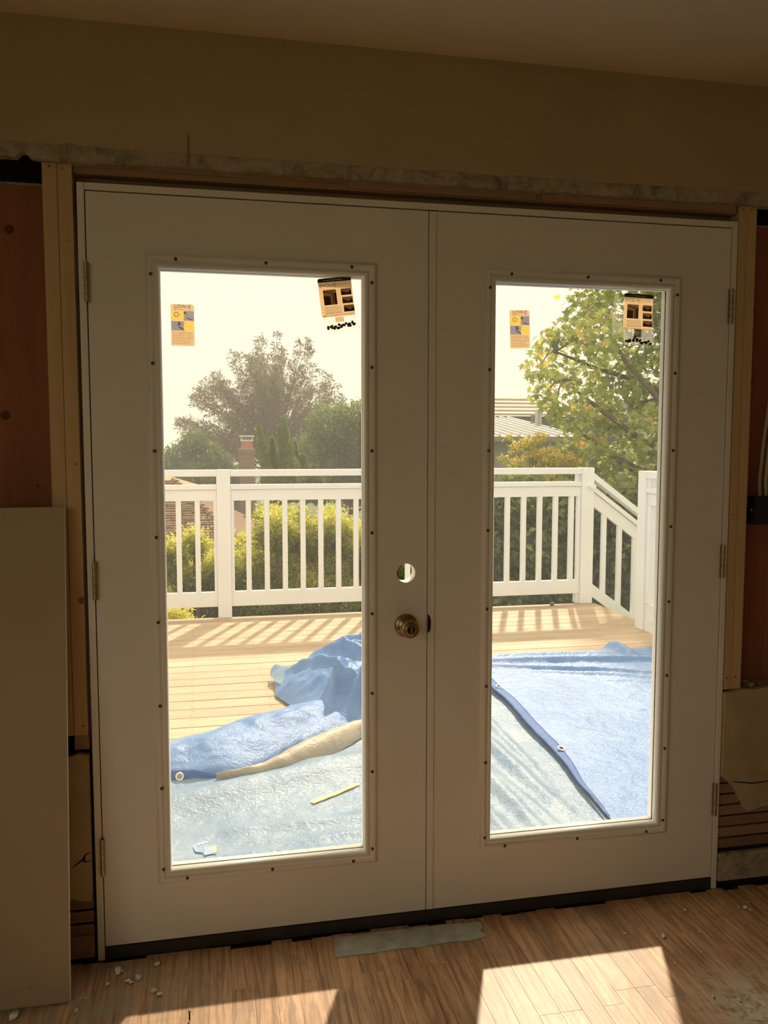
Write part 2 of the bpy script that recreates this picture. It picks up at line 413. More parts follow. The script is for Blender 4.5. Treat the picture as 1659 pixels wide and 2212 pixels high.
# painted upper wall with a ragged lower paint line
n = 460; top = []; xs = np.linspace(-2.3, 2.7, n)
poly = [(2.7, 2.463), (-2.3, 2.463)] + [(float(xx), 2.158+.004*mnoise.noise(Vector((xx*9,0,0)))+.004*mnoise.noise(Vector((xx*31,3,0)))) for xx in xs]
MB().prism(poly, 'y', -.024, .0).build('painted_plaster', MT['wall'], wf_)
poly = [(2.7, 2.19), (-2.3, 2.19)]
for xx in xs:
    z = 2.122+.005*mnoise.noise(Vector((xx*5,7,0)))+.004*mnoise.noise(Vector((xx*28,9,0)))
    if abs(xx+1.065) < .012: z += .012
    poly.append((float(xx), z))
MB().prism(poly, 'y', -.020, .008).build('bare_plaster_strip', MT['plaster'], wf_)
for i, dx in enumerate((-1.0,-.978,-.962,-.955,-.93,-.908)):        # old paint runs on the bare strip
    l = (.016,.018,.012,.02,.018,.02)[i]
    MB().tube([(dx,-.0205,2.162),(dx+.002,-.0212,2.158-l*.6),(dx+.004,-.0215,2.158-l)], [.0035,.0018,.0022], 6).build('paint_run', MT['wall'], wf_, True)
MB().prism([(-.662,2.205),(-.659,2.207),(-.658,2.17),(-.661,2.125),(-.665,2.124),(-.664,2.17)], 'y', -.0255, -.0235).build('crack', MT['lath'], wf_)
# header: two timbers showing above the door frame
MB().box(-.949, .94, .012, .05, 2.101, 2.135).build('header', MT['header'], wf_, bevel=.001)
MB().box(-.949, .30, .006, .02, 2.116, 2.13).build('header_strip', MT['header'], wf_)
MB().box(-.24, .30, .002, .018, 2.104, 2.128).build('header_strip', MT['header'], wf_)
MB().box(.32, .935, .002, .018, 2.104, 2.126).build('header_strip', MT['header'], wf_)
MB().box(-.949, .94, .05, .11, 2.04, 2.14).build('header', MT['header'], wf_)
# studs either side
def stud(x0, x1, z0, z1, y0=0.0):
    return MB().box(x0, x1, y0, y0+.089, z0, z1).build('stud', MT['stud'], wf_, bevel=.0015)
stud(-1.0235, -.9875, .635, 2.121, .001); stud(-.9865, -.951, .635, 2.121, .0)
stud(.945, .972, .645, 2.125, .0); stud(.973, 1.006, .645, 2.125, .002)
MB().box(-.9865, -.949, .004, .09, .595, .634).build('block', MT['header'], wf_, bevel=.001)
kn = [(-.962,1.36,.005),(-.957,1.0,.010),(-.968,1.93,.003),(-.975,2.108,.004),(-1.006,2.112,.004),(.957,2.115,.003),(.985,2.117,.003),(.958,1.195,.003),(.955,.83,.003),(.955,.682,.0035),(.985,.684,.0035),(-.962,.66,.004)]
for kx, kz, kr in kn:
    MB().lathe_y(kx, kz, [(-.0006,kr*.9),(.001,kr)], 12).build('knot', MT['lath'], wf_)
# sheathing boards in the open bays
MB().box(-2.3, -1.0245, .088, .10, 1.0, 2.088).build('sheathing', MT['sheath'], wf_)
MB().box(-2.3, -1.0245, .080, .088, 2.084, 2.09).build('sheathing_edge', MT['plaster'], wf_)
MB().box(1.007, 1.140, .088, .10, .60, 2.092).build('sheathing', MT['sheath'], wf_)
MB().box(1.142, 2.7, .088, .10, .60, 2.092).build('sheathing', MT['sheath'], wf_)
MB().box(1.007, 2.7, .080, .088, 2.088, 2.094).build('sheathing_edge', MT['plaster'], wf_)
for kx, kz, kr in ((-1.124,1.971,.013),(-1.15,1.488,.013),(-1.075,1.30,.004),(1.06,1.83,.012),(1.07,1.61,.005)):
    MB().lathe_y(kx, kz, [(.0870,kr*.8),(.0885,kr)], 14).build('knot', MT['knot'], wf_)
MB().box(-2.3, -.95, .1, .118, 0, 2.46).build('cavity_shade', MT['black'], wf_)  # black backing sheet in place of the cavity's shade
MB().box(.945, 2.7, .1, .118, 0, 2.46).build('cavity_shade', MT['black'], wf_)
# far left / far right of the wall beyond the frame of view
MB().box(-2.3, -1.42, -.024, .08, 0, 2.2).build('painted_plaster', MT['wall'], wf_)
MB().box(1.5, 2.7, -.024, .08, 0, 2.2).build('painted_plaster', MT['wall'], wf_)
# lower right: plaster left standing, broken away over lath
rr = random.Random(5)
poly = [(.943,.638),(1.0,.647),(1.05,.645),(1.10,.650),(1.16,.648),(1.5,.65),(1.5,.29),(1.16,.285),(1.095,.277),(1.045,.272),(1.01,.285),(.995,.318),(.972,.345),(.955,.36),(.943,.368)]
MB().prism(poly, 'y', -.014, .004).build('old_plaster', MT['oldplaster'], wf_)
MB().prism([(.968,.352),(1.0,.350),(1.05,.343),(1.12,.345),(1.12,.342),(1.05,.339),(1.0,.3465)], 'y', -.0152, -.013).build('crack', MT['darkslot'], wf_)
MB().prism([(1.02,.285),(1.10,.288),(1.5,.28),(1.5,.25),(1.09,.262),(1.04,.248),(1.02,.262)], 'y', -.012, .002).build('old_plaster', MT['plaster'], wf_)
for i in range(8):
    z0 = .128+i*.036
    b = MB(); d = rr.uniform(-.003,.003)
    b.add([(.943,.004,z0),(1.5,.004,z0+d),(1.5,.011,z0+d),(.943,.011,z0),(.943,.004,z0+.030),(1.5,.004,z0+.030+d),(1.5,.011,z0+.030+d),(.943,.011,z0+.030)],
          [(0,3,2,1),(4,5,6,7),(0,1,5,4),(1,2,6,5),(2,3,7,6),(3,0,4,7)])
    b.build('lath', MT['lath'], wf_)
MB().box(.945, 1.5, -.006, .012, .022, .112).build('grimy_board', MT['plaster'], wf_, bevel=.003)
MB().box(.943, 1.5, .012, .09, 0, .64).build('bay_shade_block', MT['black'], wf_)  # solid black block in place of the shaded hollow behind the lath
MB().box(1.008, 1.5, .0, .088, .630, .642).build('sill_block', MT['header'], wf_)
# lower left: plaster, cracked, over lath
poly = [(-.9495,.583),(-.975,.588),(-1.0,.580),(-1.30,.585),(-1.30,.19),(-1.0,.188),(-.985,.182),(-.965,.178),(-.952,.176),(-.9495,.2)]
MB().prism(poly, 'y', -.012, .004).build('old_plaster', MT['oldplaster'], wf_)
MB().prism([(-.950,.316),(-.965,.311),(-.975,.297),(-.99,.285),(-1.0,.276),(-.989,.2825),(-.974,.293),(-.966,.2885),(-.950,.290),(-.966,.292),(-.964,.308)], 'y', -.0135, -.011).build('crack', MT['darkslot'], wf_)
for i in range(4):
    z0 = .035+i*.038
    MB().box(-1.3, -.9495, .004, .011, z0, z0+.031).build('lath', MT['lath'], wf_)
MB().box(-1.3, -.9495, -.004, .010, .012, .075).build('grimy_board', MT['lath'], wf_, bevel=.003)
MB().box(-1.3, -.9495, .012, .09, 0, .59).build('bay_shade_block', MT['black'], wf_)  # same black block for the shaded hollow on the left
# crumbs on the right ledge
for i in range(9):
    cx, cy, s = rr.uniform(1.03,1.16), rr.uniform(.01,.06), rr.uniform(.004,.010)
    MB().lathe_y(cx, .642+s*.6, [(cy-s,s*.3),(cy-s*.4,s),(cy+s*.5,s*.8),(cy+s,s*.2)], 6).build('rubble', MT['plaster'], wf_)
# outside face of the house
sd = MB()
sd.box(-7, -.945, .118, .20, -2.9, 5.2).box(.945, 9, .118, .20, -2.9, 5.2).box(-.945, .945, .118, .20, 2.08, 5.2).box(-.945, .945, .13, .20, -2.9, -.12)
sd.build('siding', MT['siding'], wf_)

# ---------------------------------------------------------------- door frame
fr = empty('trim_1'); tag(fr, 'primed white door frame with dark bronze threshold', None, None, 'structure')
MB().box(-.941, -.9235, -.003, .118, 0, 2.0765).build('jamb', MT['jamb'], fr, bevel=.0012)
MB().box(.9235, .9405, -.003, .118, 0, 2.0765).build('jamb', MT['jamb'], fr, bevel=.0012)
MB().box(-.9230, .9230, -.003, .118, 2.0590, 2.0765).build('head_jamb', MT['jamb'], fr, bevel=.0012)
for s in (-1, 1):
    MB().box(min(s*.9235, s*.909), max(s*.9235, s*.909), .0455, .06, .04, 2.058).build('door_stop', MT['jamb'], fr)
MB().box(-.908, .908, .0455, .06, 2.044, 2.0585).build('door_stop', MT['jamb'], fr)
MB().prism([(.001,.0),(.001,.034),(.012,.0375),(.05,.0375),(.16,.022),(.16,0)], 'x', -.9230, .9230).build('threshold', MT['sill'], fr)

# ---------------------------------------------------------------- doors
GT, GB = 1.871, .237
ST, SB = 2.0555, .0385
def frame_sweep(mb, x0, x1, z0, z1, prof):
    """mitred frame: profile of (d outwards from the glass edge, y)"""
    o = len(mb.v); k = len(prof)
    for cx, cz in ((-1,-1),(1,-1),(1,1),(-1,1)):
        for d, y in prof:
            mb.v.append(((x0-d if cx < 0 else x1+d), y, (z0-d if cz < 0 else z1+d)))
    for c in range(4):
        for j in range(k-1):
            a, b = o+c*k+j, o+((c+1) % 4)*k+j
            mb.f.append((a, b, b+1, a+1))
def build_door(name, sx0, sx1, g0, g1, label, bore=None):
    d = empty(name, ((sx0+sx1)/2, 0, SB)); tag(d, label, 'door', None, 'structure')
    b = MB(); y0, y1 = 0.0, .044
    e = .006
    b.box(sx0, g0-e, y0, y1, SB, ST)
    b.box(g0-e, g1+e, y0, y1, GT+e, ST); b.box(g0-e, g1+e, y0, y1, SB, GB-e)
    if bore is None:
        b.box(g1+e, sx1, y0, y1, SB, ST)
    else:
        bx, bz, br = bore; xa, xb = g1+e, sx1; q = .045
        b.box(xa, xb, y0, y1, SB, bz-q); b.box(xa, xb, y0, y1, bz+q, ST)
        o = len(b.v)
        angs = sorted([2*PI*k/40-PI for k in range(40)]+[math.atan2(sz*q, sx_-bx) for sx_ in (xa, xb) for sz in (-1, 1)]); N = len(angs)
        for y in (y0, y1):
            for ring in (0, 1):
                for a in angs:
                    cx, cz = math.cos(a), math.sin(a)
                    if ring == 0: b.v.append((bx+br*cx, y, bz+br*cz))
                    else:
                        tx = ((xb-bx) if cx > 0 else (xa-bx))/cx if abs(cx) > 1e-9 else 1e9
                        tz = (q if cz > 0 else -q)/cz if abs(cz) > 1e-9 else 1e9
                        t = min(tx, tz); b.v.append((bx+t*cx, y, bz+t*cz))
        for k in range(N):
            k2 = (k+1) % N
            b.f.append((o+k, o+k2, o+N+k2, o+N+k)); b.f.append((o+2*N+k, o+3*N+k, o+3*N+k2, o+2*N+k2))
            b.f.append((o+k, o+2*N+k, o+2*N+k2, o+k2))
    b.build('slab', MT['door'], d)
    fm = MB(); frame_sweep(fm, g0, g1, GB, GT, [(-.001,.019),(-.001,.006),(.001,.0),(.003,-.004),(.007,-.0065),(.010,-.0065),(.0115,-.004),(.013,-.003),(.0165,-.003),(.018,-.0055),(.022,-.0085),(.027,-.0095),(.031,-.008),(.033,-.004),(.0335,-.0018),(.036,-.0014),(.0375,0.0005)])
    frame_sweep(fm, g0, g1, GB, GT, [(-.001,.025),(-.001,.044),(.004,.052),(.024,.052),(.034,.0435)])
    lf = fm.build('lite_frame', MT['lite'], d, True)
    MB().box(g0-.003, g1+.003, .0195, .0245, GB-.003, GT+.003).build('pane', MT['glass'], d)
    w = g1-g0; hz = [GT-.018-(GT-GB-.026)*i/7 for i in range(8)]
    pts = [(g0-.0205, z) for z in hz]+[(g1+.0205, z) for z in hz]
    for zz in (GT+.0225, GB-.0235): pts += [(g0+.043, zz), (g0+w*.51, zz), (g1-.035, zz)]
    for px_, pz in pts:
        MB().lathe_y(px_, pz, [(-.0102,.0036),(-.0092,.0046),(-.0070,.0046)], 14).build('screw_plug', MT['plug'], lf)
    return d
dl = build_door('door_1', -.9205, -.0165, -.742, -.198, 'left white french door with brass knob and an empty round lock hole', (-.0775, 1.046, .0272))
dr = build_door('door_2', .0068, .9205, .183, .723, 'right white french door with no knob and a flat strip at its meeting edge')
MB().box(-.0138, .0058, -.0035, .05, SB+.001, ST-.001).build('astragal', MT['door'], dr, bevel=.001)
arc = [(-.0140, .872+.026*math.sin(a)) for a in (-PI/2, PI/2)]
pl_ = [(-.0141+.0095*math.cos(a), .898+.027*math.sin(a)) for a in np.linspace(-PI/2, PI/2, 16)]
MB().prism([(float(a), float(b_)) for a, b_ in pl_], 'y', -.0042, -.0030).build('latch_cutout_shade', MT['darkslot'], dr)  # flat dark half-disc; the cut's shade is put into its colour
for dd, xh in ((dl, -.9222), (dr, .9222)):
    for zc in (1.826, 1.052, .295):
        sg = 1 if xh < 0 else -1
        h = MB().box(min(xh+sg*.001, xh+sg*.006), max(xh+sg*.001, xh+sg*.006), -.0045, -.0005, zc-.051, zc+.051).build('hinge', MT['hinge'], dd)
        for i in range(5):
            z0 = zc-.051+i*.0204
            MB().tube([(xh,-.0085,z0+.0005),(xh,-.0085,z0+.0199)], .0056, 20).build('knuckle', MT['hinge'], h)
# knob on the left door
kx, kz = -.0775, .895
kb = MB().lathe_y(kx, kz, [(.001,.0335),(-.004,.0335),(-.0065,.0315),(-.008,.028),(-.0095,.024),(-.012,.0165),(-.015,.0135),(-.028,.0125),(-.034,.0150),(-.040,.0205),(-.046,.0245),(-.053,.0260),(-.059,.0252),(-.063,.0228),(-.0645,.0195),(-.0635,.0178),(-.0650,.0165),(-.0655,.0125)], 40).build('door_knob', MT['brass'], dl, True)
tag(kb, 'antique brass round knob')
MB().lathe_y(kx, kz, [(-.0653,.0112),(-.0662,.0108)], 24).build('turn_face', MT['darkslot'], kb)
MB().torus((kx,-.0655,kz), (0,1,0), .0122, .0013, 28, 6).build('knob_ring', MT['brass'], kb, True)
MB().prism([(kx-.0025,kz-.009),(kx+.0025,kz-.009),(kx+.0025,kz+.009),(kx-.0025,kz+.009)], 'y', -.072, -.066).build('turn_button', MT['brass'], kb, bevel=.0012)
MB().lathe_y(kx-.022, kz-.006, [(-.0105,.0030),(-.0085,.0034)], 12).build('rosette_screw', MT['darkslot'], kb)

# ---------------------------------------------------------------- deck
DZ = .028
deck = empty('deck'); tag(deck, 'new cedar board deck outside the doors', None, None, 'structure')
BP, BWD = .1455, .1395
y = .205; i = 0
rb = random.Random(11)
def board_mesh(L, w=BWD):
    b = MB(); e = .003; h = .025
    b.add([(0,0,-h),(L,0,-h),(L,w,-h),(0,w,-h),(0,0,-e),(L,0,-e),(L,w,-e),(0,w,-e),(0,e,0),(L,e,0),(L,w-e,0),(0,w-e,0)],
          [(0,3,2,1),(0,1,5,4),(1,2,6,5),(2,3,7,6),(3,0,4,7),(4,5,9,8),(5,6,10,9),(6,7,11,10),(7,4,8,11),(8,9,10,11)])
    me = b.mesh('board'); me.materials.append(MT['deck']); return me
XA, XB = -4.2, 2.63
full = board_mesh(XB-XA)
scr = MB()
while y+BWD < 4.46:
    o = bpy.data.objects.new('board', full); COL.objects.link(o); o.location = (XA, y, DZ-rb.uniform(0,.0015)); o.parent = deck
    for jx in (-1.55,-1.14,-.73,-.32,.09,.50,.91,1.32,1.73,2.14,2.52):
        for dy in (.03,.11):
            cx = jx+rb.uniform(-.006,.006)-.02*(y-1.4); cyy = y+dy
            scr.add([(cx+.0042*math.cos(a), cyy+.0042*math.sin(a), DZ+.0006) for a in np.linspace(0,2*PI,7)[:-1]], [tuple(range(6))])
    y += BP
so = scr.build('deck_screws', MT['pebble'], deck); so['kind'] = 'stuff'
YE = y-(BP-BWD)
MB().box(XA, XB, YE, YE+.03, DZ-.16, DZ-.001).build('fascia_board', MT['deck'], deck, bevel=.002)
MB().box(XB, XB+.03, .2, YE, DZ-.16, DZ-.001).build('fascia_board', MT['deck'], deck, bevel=.002)
jb = MB()
for jx in np.arange(-4.1, 2.6, .41): jb.box(jx, jx+.04, .21, YE, DZ-.2, DZ-.026)
jb.build('joists', MT['deckframe'], deck)

# ---------------------------------------------------------------- railings
V = MT['vinyl']
def balu(parent, x, y, z0, z1, w=.040):
    return MB().box(x-w/2, x+w/2, y-w/2, y+w/2, z0, z1).build('baluster', V, parent, bevel=.002)
PY0, PY1 = 4.42, 4.53
ra = empty('deck_railing', (0, 4.47, DZ)); tag(ra, 'long white deck railing across the far edge of the deck', 'railing')
for (a, b_) in ((-3.60,-3.49), (-.594,-.486), (2.522,2.634)):
    MB().box(a, b_, PY0, PY1, DZ, 1.219).build('post', V, ra, bevel=.003)
for (a, b_) in ((-3.489,-.595), (-.485,2.521)):
    MB().box(a, b_, PY0+.004, PY1-.004, 1.165, 1.217).build('cap_rail', V, ra, bevel=.003)
    MB().box(a, b_, PY0+.006, PY1-.004, 1.060, 1.098).build('sub_rail', V, ra, bevel=.003)
    MB().box(a, b_, PY0+.022, PY0+.062, .970, 1.058).build('top_rail', V, ra, bevel=.002)
    MB().box(a, b_, PY0+.022, PY0+.062, .116, .236).build('bottom_rail', V, ra, bevel=.002)
bxs = [-.345+.1465*k for k in range(0, 20)]
for bx in bxs:
    if bx < 2.44: balu(ra, bx, PY0+.043, .236, .970)
for k in range(0, 19):
    balu(ra, -.746-.1465*k, PY0+.043, .236, .970)
for bx, w in ((-.607,.024),(-.472,.026),(2.505,.03)):
    MB().box(bx-w/2, bx+w/2, PY0+.023, PY0+.063, .2365, .9695).build('end_baluster', V, ra, bevel=.002)
MB().box(2.49, 2.521, PY0+.04, PY0+.09, 1.0985, 1.1645).build('block', V, ra)
MB().box(2.49, 2.521, PY0+.03, PY0+.09, DZ, .115).build('block', V, ra)
# stair rail going down to the right
rs = empty('stair_railing', (2.64, 4.50, DZ)); tag(rs, 'white sloping railing going down the stairs beside the corner post', 'railing')
def sl_rail(name, za, dzdx, h, x0, x1, y0, y1):
    b = MB(); z0, z1 = za, za+dzdx*(x1-x0)
    return b.prism([(x0,z0),(x1,z1),(x1,z1-h),(x0,z0-h)], 'y', y0, y1).build(name, V, rs, bevel=.002)
SL = -.735
sl_rail('cap_rail', 1.172, SL, .058, 2.635, 4.6, 4.425, 4.525)
sl_rail('sub_rail', 1.056, SL, .045, 2.635, 4.6, 4.425, 4.525)
sl_rail('top_rail', 1.008, SL, .125, 2.635, 4.6, 4.445, 4.49)
sl_rail('bottom_rail', .20, SL, .115, 2.635, 4.6, 4.445, 4.49)
for k in range(13):
    bx = 2.752+.150*k
    z1 = .90+SL*(bx-2.635)
    MB().prism([(bx-.02,.19+SL*(bx-2.655)),(bx+.02,.19+SL*(bx-2.615)),(bx+.02,.885+SL*(bx-2.615)),(bx-.02,.885+SL*(bx-2.655))], 'y', 4.448, 4.487).build('baluster', V, rs, bevel=.002)
MB().prism([(2.575,1.06),(2.634,1.075),(2.634,1.035),(2.60,1.035)], 'y', 4.385, 4.42).build('rail_end', V, rs)
# side railing back toward the house
rc = empty('deck_railing', (2.57, 3.38, DZ)); tag(rc, 'white railing at the right deck edge running back toward the house', 'railing')
MB().box(2.513, 2.623, 3.33, 3.44, DZ, 1.222).build('post', V, rc, bevel=.003)
MB().box(2.513, 2.623, .75, .86, DZ, 1.222).build('post', V, rc, bevel=.003)
MB().box(2.517, 2.619, .861, 3.329, 1.168, 1.219).build('cap_rail', V, rc, bevel=.003)
MB().box(2.517, 2.619, .861, 3.329, 1.062, 1.100).build('sub_rail', V, rc, bevel=.003)
MB().box(2.535, 2.575, .861, 3.329, .970, 1.060).build('top_rail', V, rc, bevel=.002)
MB().box(2.535, 2.575, .861, 3.329, .116, .236).build('bottom_rail', V, rc, bevel=.002)
MB().box(2.53, 2.58, 3.28, 3.329, .2365, .9695).build('end_baluster', V, rc, bevel=.002)
for k in range(16): balu(rc, 2.555, 3.18-.1465*k, .236, .970)
MB().box(2.53, 2.60, 3.29, 3.329, 1.1005, 1.1675).build('block', V, rc)
MB().box(2.53, 2.60, 3.22, 3.329, DZ, .1155).build('block', V, rc)

# ================================================================== THINGS INDOORS
# drywall sheet leaning on the left
dw = empty('drywall_sheet', (-1.24, -.16, 0)); tag(dw, 'beige drywall sheet leaning upright on the wall left of the doors', 'drywall')
def lean(x0, x1, zb, zt, yo, th, name, mat, par):
    """box lying in the sheet's leaning plane"""
    yb, yt = -.168, -.034
    f = lambda z: yb+(yt-yb)*z/1.25
    b = MB(); vs = []
    for yy in (yo, yo+th):
        for (xx, zz) in ((x0,zb),(x1,zb),(x1,zt),(x0,zt)):
            vs.append((xx, f(zz)+yy, zz))
    b.add(vs, [(0,1,2,3),(7,6,5,4),(0,4,5,1),(1,5,6,2),(2,6,7,3),(3,7,4,0)])
    return b.build(name, mat, par)
lean(-1.50, -.9885, .004, 1.25, 0, .0008, 'face_paper', MT['drywall'], dw)
lean(-1.50, -.9872, .003, 1.2495, .0010, .0115, 'gypsum_core', MT['gypsum'], dw)
lean(-1.50, -.9885, .004, 1.25, .0127, .0008, 'back_paper', MT['drywall'], dw)

def text_mesh(txt, size, mat, name, parent, M, bold=0.0, align='LEFT'):
    """flat lettering as a mesh; text lies in local xy, M places it"""
    cu = bpy.data.curves.new('lettering', 'FONT'); cu.body = txt; cu.size = size; cu.align_x = align; cu.offset = bold; cu.resolution_u = 3
    tmp = bpy.data.objects.new('lettering_tmp', cu); COL.objects.link(tmp)
    dg = bpy.context.evaluated_depsgraph_get(); me = bpy.data.meshes.new_from_object(tmp.evaluated_get(dg))
    bpy.data.objects.remove(tmp); bpy.data.curves.remove(cu)
    me.materials.clear(); me.transform(M)
    return link(name, me, mat, parent)
def facing(x, y, z, tilt=0.0):
    """text on an upright face looking back into the room"""
    return Matrix.Translation((x, y, z)) @ Matrix.Rotation(PI/2, 4, 'X') @ Matrix.Rotation(tilt, 4, 'Z')
MT['stampink'] = plain('stamp_ink', (.30,.235,.15), .8, .1)
_a = math.atan2(.134, 1.25)
text_mesh('12:8 2-9  11 10 10', .017, MT['stampink'], 'stamp', dw,
          Matrix.Translation((-1.18, -.1642, .040)) @ Matrix.Rotation(PI/2-_a, 4, 'X') @ Matrix.Rotation(.05, 4, 'Z'))

# stickers and papers on the glass --------------------------------------------------
MT['paper'] = paper('sticker_paper', (.97,.83,.64), .72)
MT['paper_w'] = paper('card_paper', (.97,.82,.62), .70)
MT['yellow'] = clear('yellow_print', (1,.93,.60), 0.0)
MT['greyblue'] = clear('grey_blue_print', (.62,.66,.84), 0.0)
MT['green_ink'] = plain('dark_green_print', (.03,.055,.045), .6, .1)
MT['photo'] = clear('photo_print', (.42,.35,.28), 0.0)
MT['photo_l'] = clear('dark_photo_print', (.30,.26,.22), 0.0)
MT['poly'] = clear('clear_bag', (.94,.93,.90), .03, .2, .10)
MT['plugcap'] = plain('dark_plug', (.07,.048,.035), .5, .2, 100)
MT['tag'] = clear('grey_tag', (.42,.38,.32), 0.0)
MT['whiteink'] = paper('white_print', (.9,.9,.8), .5)

def local(name, mb, mat, par):
    return mb.build(name, mat, par)
def sheet_things(base, label, cat, x, z, tilt):
    o = empty(base, (x, .0165, z)); tag(o, label, cat); o.rotation_euler = (0, tilt, 0); return o
def pbox(par, name, mat, x0, x1, z0, z1, y0=-.0004, y1=0.0):
    me = MB().box(x0, x1, y0, y1, z0, z1).mesh(name); return link2(name, me, mat, par)
def link2(name, me, mat, par):
    bm = bmesh.new(); bm.from_mesh(me); bmesh.ops.recalc_face_normals(bm, faces=bm.faces); bm.to_mesh(me); bm.free()
    o = bpy.data.objects.new(name, me); COL.objects.link(o); me.materials.append(mat); o.parent = par; return o
def ptext(par, txt, size, mat, x, z, bold=0.0, y=-.0012):
    cu = bpy.data.curves.new('lettering', 'FONT'); cu.body = txt; cu.size = size; cu.offset = bold; cu.resolution_u = 3; cu.align_x = 'CENTER'
    tmp = bpy.data.objects.new('lettering_tmp', cu); COL.objects.link(tmp)
    dg = bpy.context.evaluated_depsgraph_get(); me = bpy.data.meshes.new_from_object(tmp.evaluated_get(dg))
    bpy.data.objects.remove(tmp); bpy.data.curves.remove(cu); me.materials.clear()
    me.transform(Matrix.Translation((x, y, z)) @ Matrix.Rotation(PI/2, 4, 'X'))
    o = bpy.data.objects.new('lettering', me); COL.objects.link(o); me.materials.append(mat); o.parent = par; return o
def ptextlines(par, x0, x1, zs, mat, h=.0011, seed=1, name='text_lines'):
    r = random.Random(seed); b = MB()
    for z in zs:
        xx = x0; xe = x1-(r.random()*.25*(x1-x0) if r.random() < .25 else 0)
        while xx < xe:
            w = r.uniform(.002, .0065); b.box(xx, min(xx+w, xe), -.0009, -.0006, z, z+h); xx += w+.0013
    return link2(name, b.mesh(name), mat, par)

def lowe(label, x, z, tilt):
    o = sheet_things('glass_sticker', label, 'sticker', x, z, tilt)
    W, H = .0605, .109
    pb = MB().prism([(0,0),(W,0),(W,H-.005),(W-.004,H),(.002,H),(0,H-.002)], 'y', -.0004, 0); link2('backing', pb.mesh('backing'), MT['paper'], o)
    pbox(o, 'picture', MT['yellow'], .001, W*.56, .0665, .0915, -.0007, -.0004)
    pbox(o, 'picture', MT['greyblue'], W*.56, W-.001, .0665, .0915, -.0007, -.0004)
    pbox(o, 'picture', MT['greyblue'], .001, W*.55, .040, .0645, -.0007, -.0004)
    pbox(o, 'picture', MT['yellow'], W*.55, W-.001, .040, .0645, -.0007, -.0004)
    s = MB().torus((.0145,-.0009,.082), (0,1,0), .0052, .0007, 18, 4)
    for k in range(10):
        a = 2*PI*k/10; s.box(.0145+.0072*math.cos(a)-.0006, .0145+.0072*math.cos(a)+.0006, -.0012, -.0008, .082+.0072*math.sin(a)-.0006, .082+.0072*math.sin(a)+.0006)
    link2('sun_print', s.mesh('sun_print'), MT['inkgrey'], o)
    b = MB().prism([(.022,.0835),(.036,.0835),(.036,.0805),(.022,.0805)], 'y', -.001, -.0007).prism([(.030,.0685),(.034,.0670),(.040,.0775),(.036,.0795)], 'y', -.001, -.0007)
    link2('arrow_print', b.mesh('arrow_print'), MT['yellow'], o)
    b = MB().prism([(.030,.0555),(.034,.0535),(.042,.0610),(.038,.0635)], 'y', -.001, -.0007).prism([(.036,.0530),(.056,.0530),(.056,.0505),(.034,.0505)], 'y', -.001, -.0007)
    link2('arrow_print', b.mesh('arrow_print'), MT['yellow'], o)
    b = MB().prism([(.0335,.090),(.037,.0905),(.040,.087),(.041,.083),(.0335,.084)], 'y', -.001, -.0007).prism([(.041,.0725),(.055,.0668),(.060,.0668),(.044,.0745)], 'y', -.001, -.0007)
    b.prism([(.018,.0635),(.021,.0640),(.024,.061),(.026,.056),(.018,.049)], 'y', -.001, -.0007).prism([(.018,.049),(.026,.050),(.036,.0405),(.033,.0405)], 'y', -.001, -.0007)
    link2('pane_print', b.mesh('pane_print'), MT['inkblue2'], o)
    ptext(o, 'LOW-E', .0135, MT['inkgrey'], W/2, .0985, .0003)
    ptext(o, 'High Performance Glass', .0048, MT['inkgrey'], W/2, .0935)
    ptextlines(o, .003, W-.003, [.0345-.0042*k for k in range(8)], MT['inktan'], .0013, 4)
    return o
MT['inkblue2'] = clear('slate_print', (.5,.5,.6), 0.0)
MT['inktan'] = clear('tan_print', (.68,.56,.44), 0.0)

